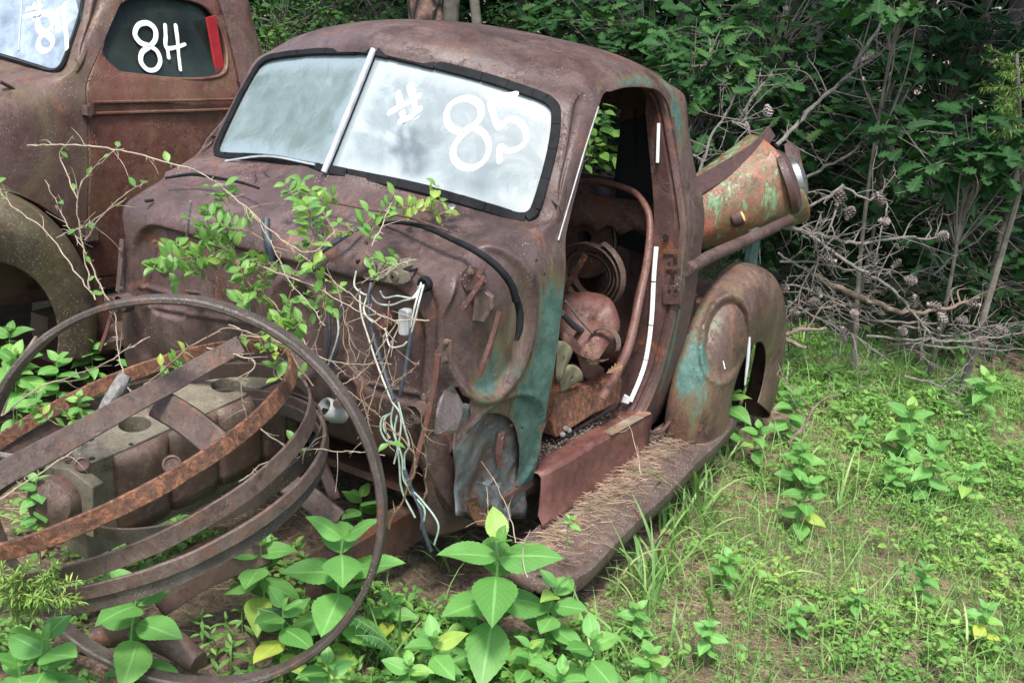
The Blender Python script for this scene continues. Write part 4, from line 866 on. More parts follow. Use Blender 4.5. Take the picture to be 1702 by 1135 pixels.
MB().tube(hc, .007, 7).build('bonnet_seam', M['inside'], TB)
MB().strap([at(0, 241, 'x', -1.585), at(46, 243, 'x', -1.585)], (0, 0, 1), .010, .006).build('bonnet_handle', M['inside'], TB)
MB().prism([at(p, q, 'x', -1.58) for p, q in ((7, 250), (35, 250), (35, 262), (7, 262))], (.006, 0, 0)).build('badge', M['plate'], TB, smooth=False)
for i in range(4): MB().prism([at(10+i*6+p, 253+q, 'x', -1.573) for p, q in ((0, 0), (3.5, 0), (3.5, 1.3), (1.2, 3), (3.5, 5), (3.5, 6), (0, 6))], (.003, 0, 0)).build('badge_letter', M['black'], TB, smooth=False)
MB().strap([at(48, 193, 'x', -1.575), at(100, 192, 'x', -1.56), at(148, 191, 'x', -1.53)], (0, 0, 1), .006, .006).build('scuttle_moulding', M['inside'], TB)
# front wing with open arch and the tyre within
sweep_fender(-1.74, -1.17, -.13, .50, .62, math.radians(-8), math.radians(197), .33, 'front_wing', M['mossy'], TB, None, n=80, sq=1.0, pinch=.7)
MB().grid([[(x, -.10-.60*math.cos(t), .48+.58*math.sin(t)) for x in (-1.75, -1.30)] for t in np.linspace(-.2, 3.4, 24)]).build('wheel_well', M['inside'], TB, solid=.004)
MB().box(T2+[0, .3, .10], (.70, 0, 0), (0, 1.4, 0), (0, 0, .05)).build('frame', M['inside'], TB, smooth=False)
MB().box((-1.52, .95, .42), (.05, 0, 0), (0, .60, 0), (0, 0, .05), .01).build('sill', M['other'], TB)
MB().box((-1.38, 1.0, .36), (.10, 0, 0), (0, .75, 0), (0, 0, .015), .01).build('running_board', M['board'], TB)

# ================================================================== scrap in front of the cab
def circ(C, a, b_, Rr, n=120, a0=0, a1=2*math.pi):
    N = np.array([math.sin(a)*math.cos(b_), math.sin(a)*math.sin(b_), math.cos(a)]); e = unit(np.cross(N, [1, 0, 0])); g = np.cross(N, e)
    t = np.linspace(a0, a1, n, endpoint=abs(a1-a0-2*math.pi) > 1e-6)[:, None]; return np.array(C)+Rr*(np.cos(t)*e+np.sin(t)*g), N
def hoop(C, a, b_, Rr, wd, th, mat, label, dz=(0, 0, 0), wob=.004, shape='flat'):
    P, N = circ(np.array(C)+np.array(dz), a, b_, Rr, 144); k = np.arange(144); P = P+N*(wob*np.sin(k*2*math.pi/144*2+Rr*90))[:, None]
    c = P.mean(0); G = []
    for i in range(144):
        r = unit(P[i]-c); x = N; a_, b2 = wd/2, th/2; ch = min(a_, b2)*.5
        if shape == 'flat': q = [(-a_, -b2+ch), (-a_+ch, -b2), (a_-ch, -b2), (a_, -b2+ch), (a_, b2-ch), (a_-ch, b2), (-a_+ch, b2), (-a_, b2-ch)]
        else: q = [(-a_, -b2), (-a_*.4, -b2*2.2), (a_*.4, -b2*2.2), (a_, -b2), (a_, b2), (a_*.4, -b2*.6), (-a_*.4, -b2*.6), (-a_, b2)]
        G.append([P[i]+x*u+r*v for u, v in q])
    m = MB().grid(np.array(G), closed_u=True, closed_v=True)
    o = m.build('iron_hoop', mat, None, jitter=.0012); tag(o, label, 'hoop', 'iron hoops piled over the engine block'); return o
hoop(O+(np.array((.2529, -.5215, .5684))-O)*.93, 1.5068, -1.1293, .5134*.93, .046, .017, M['darkhoop'], 'largest iron hoop, standing upright round the whole scrap pile with its top against the cowl', wob=.006)
H2 = ((.1003, -.6129, .7195), .4202, -2.4268, .4807)
hoop(*H2, .042, .010, M['orange'], 'topmost lying hoop, thick with flaking bright orange rust')
hoop((.105, -.5433, .6396), .3529, -2.2429, .4704, .046, .008, M['strap'], 'flat brown hoop directly below the orange one', wob=.003)
hoop((.1198, -.5191, .5822), .2753, -2.2016, .4696, .036, .010, M['strap'], 'narrow hoop with a rusty orange lip, third down in the lying stack')
hoop((.112, -.515, .548), .2753, -2.2016, .468, .044, .008, M['darkhoop'], 'lowest lying hoop, spotted with pale grey lichen')
hoop((.16, -.36, .600), .33, -2.2, .33, .042, .007, M['darkhoop'], 'smallest hoop, nested inside the lying stack beside the block')
# long flat strap laid across
sp_ = [at(-60, 823, 'y', -1.06), at(0, 790, 'y', -1.0), at(100, 737, 'y', -.86), at(210, 676, 'y', -.68), at(310, 622, 'y', -.50), at(400, 572, 'y', -.36)]
vw = unit(at(200, 700, 'y', -.7)-O); nrm = unit(np.cross(sp_[-1]-sp_[1], vw))
tag(MB().strap(cr(sp_, 8), nrm, [.056, .054, .05, .045], .009).build('flat_strap', M['strap'], jitter=.0015), 'long straight flat iron bar laid diagonally over the hoops', 'iron bar')

# engine block with two bores, timing cover and side bulges
EB = thing('engine_block', 'bare lichen-grey engine block with open bores lying inside the hoops', 'engine block', (.1, -.45, .3))
eo = at(118, 752, 'z', .62); e1 = at(470, 640, 'z', .62); ex = unit((e1-eo)*[1, 1, .0]); ez = unit(np.array([.10, -.12, 1])); ey = unit(np.cross(ez, ex)); ex = np.cross(ey, ez)
LEN = float(np.dot(e1-eo, ex))
top = [(-.02, -.070), (.10, -.078), (.20, -.074), (.34, -.078), (LEN*.75, -.072), (LEN, -.07), (LEN+.02, .0), (LEN, .10), (.30, .11), (.10, .10), (-.01, .09), (-.03, .0)]
def eb(u, v, h): return eo+ex*u+ey*v+ez*h
blk = MB().prism([eb(u, v, -.30) for u, v in top], ez*.30).build('block_casting', M['iron'], EB, smooth=False)
import bmesh
bm = bmesh.new(); bm.from_mesh(blk.data); bmesh.ops.recalc_face_normals(bm, faces=bm.faces); bm.to_mesh(blk.data); bm.free()
def cyl_cut(c, ax, r, h, n=32):
    o = MB(); G = o.lathe(c-np.array(ax)*h/2, ax, [(r, 0), (r, h)], n); V = o.n; o.f.append(tuple(range(n))); o.f.append(tuple(range(n, 2*n)))
    ob = o.build('cut', M['black'], smooth=False); bm = bmesh.new(); bm.from_mesh(ob.data); bmesh.ops.recalc_face_normals(bm, faces=bm.faces); bm.to_mesh(ob.data); bm.free(); return ob
cc = []
for px, py in ((225, 716), (376, 668)): cc.append(cyl_cut(at(px, py, 'z', float(eo[2])), ez, .042, .22))
bool_apply(blk, cc)
m_ = blk.modifiers.new('b', 'BEVEL'); m_.width = .004; m_.segments = 2; m_.limit_method = 'ANGLE'
for u, v, r in ((.02, -.06, .008), (.13, -.07, .006), (.07, .02, .010), (.22, .07, .009), (.30, -.06, .006), (.16, .085, .006), (.34, .05, .008), (.02, .05, .006), (.27, -.085, .005)):
    MB().lathe(eb(u, v, .0005), ez, [(r, -.03), (r, .0006), (.0003, .0008)], 12).build('stud_hole_shade', M['black'], EB)  # black discs set on the deck for the shade in stud holes
MB().lathe(at(170, 737, 'z', float(eo[2])), ez, [(.050, -.01), (.050, .0025), (.0004, .0035)], 32).build('bore_face', M['box'], EB)
# ribbed side wall facing the viewer, and the pierced end
G = []
for t in np.linspace(0, 1, 50):
    u = .07+t*(LEN*.80); bul = .022*abs(math.sin(t*math.pi*3.5))**.35; row = []
    for h in np.linspace(-.005, -.26, 8): row.append(eb(u, -.079-bul*sm(-.0, -.03, h), h))
    G.append(row)
MB().grid(G, flip=True).build('water_jacket', M['blockside'], EB, solid=.006)
for px, py, r in ((136, 771, .014), (124, 802, .019), (286, 772, .019), (113, 760, .006), (118, 780, .005), (138, 792, .006)):
    u0 = at(px, py, 'y', -.66) if px < 200 else at(px, py, 'y', -.56); n = unit(O-u0)
    MB().lathe(u0+n*.02, n, [(r+.006, -.02), (r+.004, .0), (r, .001), (r, -.004), (.0004, -.005)], 20).build('core_hole', M['inside'], EB)
tc = at(85, 835, 'y', -.74); tn = unit(np.array([.35, -1, .15]))
MB().lathe(tc, tn, [(.062, -.06), (.064, .0), (.060, .012), (.040, .022), (.018, .030), (.001, .031)], 32).build('timing_cover', M['blockside'], EB)
MB().prism([tc-tn*.03+np.array(q) for q in ((-.075, 0, -.08), (.085, .03, -.09), (.09, .03, .05), (.03, .01, .085), (-.05, 0, .075))], -tn*.05).build('end_plate', M['iron'], EB, smooth=False, bevel=.004)
# other lumps of scrap
def ch_beam(pts, wdir, wd, mat, name, label, cat, lip=.02, th=.004):
    """pressed channel: flat web with two turned lips"""
    P = cr(pts, 6); T = np.gradient(P, axis=0); G = []
    for i in range(len(P)):
        t = unit(T[i]); x = unit(wdir-t*np.dot(wdir, t)); y = np.cross(t, x); y = y if np.dot(y, O-P[i]) > 0 else -y; a = wd/2
        G.append([P[i]+x*u+y*v for u, v in ((-a, -lip), (-a, -.004), (-a+.004, 0), (a-.004, 0), (a, -.004), (a, -lip))])
    o = MB().grid(np.array(G)).build(name, mat, solid=th); tag(o, label, cat); return o
ch_beam([at(258, 668, 't', 2.60), at(310, 700, 't', 2.56), at(362, 742, 't', 2.52)], RT*.6+UP*.8, .068, M['strap'], 'steel_bracket', 'brown channel bracket with square holes between the bar and the orange hoop', 'bracket')
for px, py in ((285, 683), (290, 704), (300, 676)): pad(px, py, 9, 7, 'y', -.56, M['black'], 'slot')if False else None
ch_beam([at(455, 790, 't', 3.02), at(505, 822, 't', 2.98), at(560, 868, 't', 2.94)], RT*.3+UP*.9, .062, M['strap'], 'steel_bracket', 'bent bracket poking out right of the hoops, above the weeds', 'bracket')
ch_beam([at(520, 745, 't', 3.05), at(535, 775, 't', 3.02), at(556, 830, 't', 3.0)], RT*.9+UP*.1, .030, M['jamb'], 'metal_strip', 'narrow drilled metal strip hanging right of the hoop stack', 'metal strip')
ax_ = [at(440, 905, 't', 2.95), at(380, 930, 't', 2.93), at(310, 965, 't', 2.88), at(255, 1000, 't', 2.85)]
ch_beam(ax_, RT*.45+UP*.9, .11, M['blockside'], 'frame_member', 'broad rusty chassis beam lying under the lowest hoop', 'chassis beam', lip=.05)
tag(MB().tube(cr([at(150, 1060, 't', 2.75), at(210, 1050, 't', 2.78), at(270, 1060, 't', 2.76), at(330, 1100, 't', 2.72)], 6), [.03, .04, .04, .03], 14).build('axle_tube', M['blockside'], jitter=.003), 'rusty round tube half buried behind the front left weeds', 'axle tube')
DR = thing('brake_drum', 'rusty ribbed drum half sunk in weeds at the bottom edge', 'brake drum', at(575, 1110, 't', 2.95))
dc = at(570, 1120, 't', 2.95); MB().lathe(dc, (.25, -.35, .9), [(.125, -.07), (.130, -.01), (.122, 0), (.128, .008), (.118, .02), (.122, .028), (.100, .045), (.06, .055), (.055, .07), (.001, .072)], 44).build('drum_shell', M['blockside'], DR, jitter=.002)
for k in range(5): a = k*2*math.pi/5; q = unit(np.cross([.25, -.35, .9], [1, 0, 0])); r_ = unit(np.cross([.25, -.35, .9], q)); MB().lathe(dc+.08*(math.cos(a)*q+math.sin(a)*r_)+unit([.25, -.35, .9])*.045, (.25, -.35, .9), [(.009, 0), (.009, .012), (.0003, .014)], 8).build('wheel_stud', M['strap'], DR)
LB = thing('broken_lamp', 'small grey-white broken lamp body with torn end beside the big hoop', 'lamp', at(540, 685, 't', 3.05))
lc = at(545, 680, 't', 3.05); MB().lathe(lc, (-.3, -.8, .5), [(.020, -.06), (.032, -.02), (.034, .01), (.028, .018), (.022, .012), (.018, -.01), (.001, -.014)], 26).build('lamp_body', M['box'], LB, jitter=.004); MB().tube(cr([lc, at(535, 712, 't', 3.05), at(515, 735, 't', 3.06)], 5), [.016, .012, .006], 8).build('lamp_stem', M['rubber'], LB)
WD = MB().tube(cr([at(162, 700, 't', 2.5), at(180, 672, 't', 2.52), at(196, 648, 't', 2.53), at(210, 622, 't', 2.54)], 5), [.012, .017, .018, .015], 9).build('wood_stick', M['greywood'], jitter=.003); tag(WD, 'short broken stick of cracked grey wood standing in the hoops', 'stick')
tag(MB().tube(cr([at(-20, 752, 't', 2.4), at(20, 760, 't', 2.42), at(50, 768, 't', 2.44), at(85, 757, 't', 2.46)], 5), [.006, .008, .007, .003], 8).build('dead_branch', M['greywood'], jitter=.002), 'short grey lichened twig lying on the flat bar at the left edge', 'branch')
tag(MB().tube(cr([at(60, 560, 't', 2.9), at(30, 610, 't', 2.85), at(2, 690, 't', 2.8)], 5), .005, 8).build('dead_branch', M['deadtwig2']), 'thin dark twig slanting across the upright hoop on the left', 'branch')

# ================================================================== loose things in the cab
CO = thing('strap_coil', 'coil of rusty banding strap standing inside the doorway', 'strap coil', at(983, 485, 'y', 1.18))
cc0 = at(985, 456, 'y', 1.24)
pts = [cc0+np.array([math.cos(t)*(.068+.0032*t), .012*math.sin(t*.5)-.002*t, math.sin(t)*(.062+.003*t)]) for t in np.linspace(0, 2*math.pi*4.2, 150)]
MB().strap(pts, (.2, 1, .1), .030, .0022).build('banding', M['strap'], CO)
MB().strap(cr([at(938, 482, 'y', 1.10), at(955, 455, 'y', 1.09), at(973, 424, 'y', 1.08)], 5), (1, 0, -.4), .022, .003).build('strap_tail', M['orange'], CO)
def sheet(name, poly, ax, vals, mat, label, cat, th=.004, cur=.0, ext=None):
    P = np.array([at(p[0], p[1], ax, v) for p, v in zip(poly, vals if hasattr(vals, '__len__') else [vals]*len(poly))])
    c = P.mean(0); rings = [c+(P-c)*k for k in (1, .75, .5, .25, .02)]
    R_ = [cr(np.vstack([r, r[:1]]), 3)[:-1] for r in rings]; n = np.cross(P[1]-P[0], P[2]-P[0]); n = unit(n); n = n if np.dot(n, O-c) > 0 else -n
    G = np.array([r+n*cur*(1-k*k) for r, k in zip(R_, (1, .75, .5, .25, .02))]); G = G+.006*vn(G, 9)[..., None]*n
    o = MB().grid(G, closed_v=True).build(name, mat, solid=th); tag(o, label, cat); return o
sheet('steel_sheet', [(932, 488), (975, 486), (1005, 492), (1022, 510), (1030, 545), (1010, 575), (985, 600), (930, 560)], 'y', [1.08, 1.12, 1.14, 1.12, 1.1, 1.0, .92, .95], M['red'], 'curved rust-red sheet speckled white, behind the scrap in the cab', 'metal sheet', cur=.01)
sheet('curved_plate', [(936, 552), (952, 560), (975, 590), (1003, 612), (1000, 622), (985, 636), (968, 622), (958, 590), (935, 570)], 'x', .60, M['red'], 'narrow curved rust-red plate with a small hole, lying on the cab scrap', 'metal plate', cur=.006)
sheet('metal_curl', [(925, 566), (940, 568), (950, 580), (948, 592), (938, 612), (930, 632), (924, 630)], 'x', .66, M['cream'], 'cream peeling curl of metal at the door pillar', 'metal curl', cur=.004)
sheet('crumpled_scrap', [(930, 630), (945, 606), (962, 612), (968, 630), (948, 642), (932, 652)], 'x', .63, M['cream'], 'pale crumpled scrap low in the doorway', 'metal scrap', cur=.004)
RG = [at(1002, 572, 'y', .98)+np.array([math.cos(t)*.050, .02*math.cos(t*.5), math.sin(t)*.055]) for t in np.linspace(-.3, 2*math.pi-.9, 50)]
tag(MB().strap(RG, (.3, 1, .2), .022, .003).build('metal_ring', M['blockside']), 'bent dark metal ring round a dead leaf in the cab', 'ring')
ol = scatter('dead_leaf', OAKT, [at(975, 572, 'y', .93), at(1008, 620, 'y', .9)], [[.5, .2, -1], [.6, .1, .5]], [[0, -1, .5], [0, -1, .6]], [.085, .06], M['deadleaf']); tag(ol, 'tan dead oak leaves lying on the scrap in the doorway', 'dead leaf')
tag(MB().tube(cr([at(934, 520, 'x', .62), at(955, 542, 'x', .58), at(985, 560, 'x', .55)], 4), [.010, .012, .010], 10).build('hose_piece', M['bluewire']), 'short dark hose stuck in the cab scrap', 'hose')
tag(MB().tube(cr([at(940, 500, 'x', .62), at(962, 530, 'x', .62), at(985, 555, 'x', .62)], 4), .003, 6).tube([at(962, 530, 'x', .62), at(963, 505, 'x', .62)], .0015, 5).build('dead_branch', M['greywood']), 'pale forked twig beside the hose in the cab', 'branch')
n = 420; Y = rng.uniform(.50, 1.2, n); X = .66+rng.normal(0, .03, n)-.02
V = MB()
for i in range(n):
    r = rng.uniform(.002, .007); V.add(np.array([[1, 0, 0], [-.5, .8, 0], [-.5, -.8, 0], [0, 0, 1.]])*r+[X[i], Y[i], .408+.01*rng.random()], [(0, 1, 3), (1, 2, 3), (2, 0, 3), (0, 2, 1)])
tag(V.build('glass_grit', M['iron'], smooth=False), 'grit and broken glass crumbs on the cab floor by the sill', None, None, 'stuff')
for k, (px, py) in enumerate(((935, 722), (946, 716), (940, 712))): tag(MB().ball(at(px, py, 'x', .66), .010, 6).build('pebble', M['greywood'], jitter=.003), ['grey pebble nearest the sill in the doorway', 'larger grey pebble right of the other two by the sill', 'upper pebble of three on the cab floor'][k], 'pebble', 'pebbles on the cab floor')

# the wing piece with a lamp, thrown in the bed
CN = thing('old_wing', 'cone-shaped green and orange old wing with a round headlamp, thrown in the truck bed', 'truck wing', at(1240, 350, 't', 5.0))
ca, cb2 = at(1090, 388, 't', 4.85), at(1290, 298, 't', 4.95); axd = unit(cb2-ca); vwn = unit(O-(ca+cb2)/2); cu = unit(np.cross(vwn, axd)); cu = cu if cu[2] > 0 else -cu; cv = unit(np.cross(axd, cu)); cv = cv if np.dot(cv, vwn) > 0 else -cv
G = []
for t in np.linspace(0, 1, 50):
    c = ca+(cb2-ca)*t; hu = .140+.095*t**1.2; row = []
    for a in np.linspace(-.62*math.pi, .60*math.pi, 48):
        su_ = math.sin(a); k = .92+.08*t; row.append(c+cu*hu*su_*k+cv*(.14+.05*t)*math.cos(a)+axd*(-.045*su_*t*t))
    G.append(row)
G = np.array(G); G = G+.004*vn(G, 8)[..., None]*cv
MB().grid(G).build('wing_skin', M['cone'], CN, attr=lambda V: .47+.12*vn(V, 5), solid=.004)
fl = [at(1110, 338, 't', 4.68), at(1165, 306, 't', 4.72), at(1215, 277, 't', 4.76), at(1255, 250, 't', 4.80), at(1283, 218, 't', 4.85)]
MB().strap(cr(fl, 6), cu*1.0+cv*.25, [.085, .08, .075, .06], .006).build('wing_flange', M['jamb'], CN, attr=lambda V: 0*V[:, 0])
hn = unit(axd*.95+cv*.30-cu*.10); hcn = at(1316, 300, 't', 4.86)
MB().lathe(hcn-hn*.02, hn, [(.150, -.03), (.152, .0), (.130, .022), (.110, .028), (.098, .015)], 40).build('lamp_rim', M['jamb'], CN, attr=lambda V: 0*V[:, 0])
MB().lathe(hcn+hn*.012, hn, [(.098, -.01), (.098, .022), (.08, .036), (.05, .046), (.001, .050)], 36).build('lamp_lens', M['chrome'], CN)
MB().prism([at(p, q, 't', 5.2) for p, q in ((1303, 240), (1311, 236), (1324, 250), (1332, 290), (1325, 300), (1308, 282))], (.01, .02, 0)).build('lamp_bracket', M['jamb'], CN, smooth=False, bevel=.003)
ml = at(1230, 362, 't', 4.76); MB().lathe(ml, unit(axd*.9+cv*.5), [(.034, -.03), (.036, .0), (.034, .012), (.028, .014)], 24).build('marker_lamp', M['jamb'], CN); MB().lathe(ml, unit(axd*.9+cv*.5), [(.029, .010), (.020, .018), (.001, .021)], 20).build('marker_lens', M['yellow'], CN)

# ================================================================== plants
UPV = np.array([0, 0, 1.0])
def stem_to(base, top, bend, n=8):
    base, top = np.array(base, float), np.array(top, float); t = np.linspace(0, 1, n)[:, None]
    return base+(top-base)*t+np.array(bend)*np.sin(t*math.pi)
def weed(px, py, d, L, label, pairs=4, name='leafy_weed', group='broad-leaved weeds in the grass', mat='weed', tmpl=LEAF_BIG, lean=(0, 0), hmax=None, spread=1.0, tone=.25, facing=.35, yel=False, h0=None):
    if hmax == .09: top = at(px, py, 't', d); base = top-np.array([0, 0, .09])
    else:
        h_ = h0 or min(max(L*2.5, .10), .40); top = at(px, py, 'z', .05+h_)
        for _ in range(3): top = at(px, py, 'z', float(gz(top[0], top[1]))+h_)
        base = np.array([top[0]+lean[0], top[1]+lean[1], 0.]); base[2] = gz(base[0], base[1])-.01
    R = thing(name, label, 'weed', base, group); S_ = stem_to(base, top, rng.normal(0, .01, 3)); H = top[2]-base[2]
    MB().tube(S_, [max(.0022, L*.03), max(.0015, L*.018)], 7).build('stem', M['greenstem'], R)
    P, D, N, S, T = [], [], [], [], []; a0 = rng.uniform(0, 6.28); gap = min(L*.24, H*.9/max(pairs, 1))
    for k in range(pairs):
        h = H-k*gap*(1+.1*k); a = a0+k*math.pi/2+rng.normal(0, .15); f = h/max(H, 1e-6); p = S_[0]+(S_[-1]-S_[0])*max(f, .05)
        for s in (0, math.pi):
            A = a+s+rng.normal(0, .12); size = L*(.62 if k == 0 else (.92 if k == 1 else 1.0))*rng.uniform(.85, 1.12); pit = [.95, .40, .12, -.05, -.15][min(k, 4)]+rng.normal(0, .12)
            dd = np.array([math.cos(A)*spread, math.sin(A)*spread, pit]); vw = unit(O-p)
            P.append(p+unit(dd)*L*.03); D.append(dd); N.append(UPV+vw*facing+rng.normal(0, .15, 3)); S.append(size); T.append(np.clip(tone+rng.normal(0, .20)+(.15 if k == 0 else 0)+(.55 if yel and k >= pairs-2 and s == 0 else 0), 0, 1))
    P.append(S_[-1]); D.append([.2, .1, 1]); N.append([0, -1, .3]); S.append(L*.3); T.append(min(1, tone+.3))
    scatter('leaves', tmpl, P, D, N, np.array(S), M[mat], R, np.array(T)); return R
W_ = [(72, 1062, 2.42, .125, 'big broad-leaved weed in the bottom left corner', 4), (30, 1105, 2.35, .10, 'weed at the very left of the bottom edge', 3), (228, 985, 2.55, .125, 'big weed with upright leaf inside the bottom of the large hoop', 5),
      (570, 895, 2.60, .150, 'tallest weed with toothed leaves, left of the trailing wires', 5), (432, 905, 2.82, .105, 'yellowing weed between the chassis beam and the tallest weed', 3), (470, 1010, 2.75, .09, 'weed with a pale yellow lower leaf near the brake drum', 3),
      (830, 900, 2.75, .155, 'big weed with a yellow spotted leaf in front of the wing mount hole', 5), (925, 975, 2.78, .085, 'medium weed at the front tip of the running board', 4), (985, 1062, 2.62, .095, 'pointed-leaf weed at the bottom, right of centre', 4),
      (722, 1060, 2.70, .080, 'low weed between the two biggest weeds at the bottom', 4), (600, 825, 3.15, .075, 'small weed growing behind the right side of the large hoop', 4), (1215, 655, 4.02, .095, 'weed standing against the rear wing', 3),
      (1320, 655, 4.15, .085, 'weed a step right of the rear wing', 4), (1335, 745, 3.85, .075, 'weed in the middle of the grass, upper of two close together', 3), (1345, 800, 3.70, .080, 'weed with a yellow lower leaf, lower of two close together', 4),
      (1515, 680, 4.15, .095, 'largest weed in the right-hand grass', 4), (1555, 745, 3.95, .085, 'weed just below the largest one in the right-hand grass', 4), (1440, 700, 4.1, .055, 'small weed left of the largest one in the grass', 4), (1490, 765, 3.9, .055, 'bright small-leaved weed in the middle right grass', 4),
      (1612, 780, 3.9, .065, 'yellow-green weed far right in the grass', 3), (1212, 925, 3.15, .05, 'small weed with four leaves below the long grass tuft', 3), (1540, 945, 3.2, .055, 'small pale weed in the lower right grass', 3), (1640, 625, 4.7, .085, 'weed at the shady wood edge on the right', 3),
      (1262, 712, 3.9, .065, 'weed beside the rear end of the running board', 3), (1505, 940, 3.2, .03, 'tiny weed left of the pale one in the lower right', 2), (1425, 985, 3.05, .04, 'tiny weed in the grass at lower centre right', 2),
      (1600, 560, 5.0, .07, 'shaded weed among the dead branches', 3), (1320, 565, 4.75, .06, 'shaded weed behind the rear wing', 3)]
for (px, py, d, L, lab, k) in W_: weed(px, py, d, L*1.15, lab, k+2, hmax=.55 if d < 3 else .22, tone=.28, yel='yellow' in lab)
for k, (px, py, L) in enumerate(((650, 1000, .07), (680, 1105, .075), (775, 1010, .06), (880, 1075, .07), (1060, 1010, .055), (545, 1105, .08), (935, 1120, .075), (1085, 1085, .06), (1180, 1040, .055), (1640, 1010, .06), (1330, 1010, .05), (1130, 720, .05))):
    weed(px, py, 2.7, L, ['small weed right of the tallest weed, level with the fern', 'low weed at the bottom edge right of the brake drum', 'small weed left under the spotted-leaf weed', 'low weed under the medium weed at the board tip', 'small weed right of the pointed-leaf weed, higher up', 'broad low weed left of the brake drum at the bottom edge', 'low weed on the bottom edge below the pointed-leaf weed', 'small weed on the bottom edge right of centre', 'small weed in the grass right of the bottom centre', 'small weed near the bottom right corner', 'small weed in the grass between the two lower tufts', 'small weed hugging the outer edge of the running board'][k], 5, tone=.35, yel=k % 3 == 0)
for k, (px, py, d, L) in enumerate(((25, 590, 3.35, .10), (95, 600, 3.3, .085), (60, 650, 3.1, .085), (150, 570, 3.6, .07), (215, 600, 3.6, .06), (235, 575, 3.7, .06), (15, 550, 3.7, .08), (130, 660, 3.05, .05), (60, 800, 2.75, .05))):
    weed(px, py, d, L, ['weed at the left edge behind the large hoop, level with its shoulder', 'dull weed just inside the large hoop on the left', 'pale weed left of the grey stick', 'weed under the second truck near its wing', 'small weed just left of the cab corner', 'weed below the cab corner hinge', 'upper weed at the left edge under the second truck', 'tiny weed in the lying hoops at left', 'weed poking between the bar and the timing cover'][k], 8, hmax=.35, tone=.3, h0=(.50, .48, .45, .40, .36, .40, .50, .62, .60)[k])
# slender understorey plants (small opposite leaves)
for k, (px, py, d, L) in enumerate(((375, 1030, 2.75, .045), (385, 1070, 2.7, .045), (350, 1055, 2.7, .04), (405, 1000, 2.8, .04), (415, 1090, 2.7, .045), (335, 1020, 2.8, .035))):
    weed(px, py, d, L, ['slim-leaved plant in the middle of the patch inside the hoop bottom', 'slim-leaved plant lowest but one in the patch inside the hoop', 'slim-leaved plant at the left of the patch inside the hoop', 'slim-leaved plant topmost in the patch inside the hoop', 'slim-leaved plant nearest the bottom of the hoop', 'smallest slim-leaved plant beside the round tube'][k], 6, name='slender_plant', group='slim-leaved plants inside the hoop', tmpl=LEAF_SLIM, mat='cover', hmax=.4)
weed(948, 862, 3.08, .035, 'tiny seedling growing on top of the running board', 3, name='seedling', group=None, tmpl=LEAF_OVAL, hmax=.09)
# fern fronds
FR = thing('fern', 'fern fronds low between the weeds by the brake drum', 'fern', gpt(600, 1080)); P, D, N, S = [], [], [], []; mb = MB()
for (a, b2) in (((640, 1060), (545, 1020)), ((660, 1085), (590, 1055)), ((430, 1010), (500, 1060))):
    pa, pb = at(*a, 't', 2.85), at(*b2, 't', 2.80); C_ = cr([pa, (pa+pb)/2+[0, 0, .02], pb], 14); mb.tube(C_, [.002, .001], 5)
    for i in range(2, len(C_)-1):
        T_ = unit(C_[i]-C_[i-1]); s_ = unit(np.cross(T_, UPV))
        for q in (1, -1): P.append(C_[i]); D.append(s_*q+T_*.3); N.append(UPV); S.append(.032*math.sin(math.pi*min(.95, i/len(C_)+.1)))
mb.build('frond_stem', M['greenstem'], FR); scatter('fronds', LEAF_SLIM, P, D, N, np.array(S), M['fern'], FR)
# feathery cedar seedling at lower left
CD = thing('cedar_seedling', 'feathery yellow-green cedar sprig under the hoops at the left', 'cedar sprig', gpt(60, 1000)); P, D, mb = [], [], MB()
for k in range(22):
    a = at(rng.uniform(-10, 90), rng.uniform(990, 1050), 't', 2.30); b2 = at(rng.uniform(0, 130), rng.uniform(935, 1000), 't', 2.22); C_ = cr([a, (a+b2)/2+[0, 0, .015], b2], 12); mb.tube(C_, .001, 4)
    for i in range(3, len(C_)):
        for q in range(3): P.append(C_[i]); D.append(unit(C_[i]-C_[i-1])*.8+rng.normal(0, .6, 3))
mb.build('sprig_stem', M['vinestem'], CD); P = np.array(P); scatter('needles', LEAF_SLIM, P, np.array(D), np.tile(UPV, (len(P), 1)), .022*rng.uniform(.6, 1.2, len(P)), M['cedar'], CD, wscale=np.full(len(P), .5))

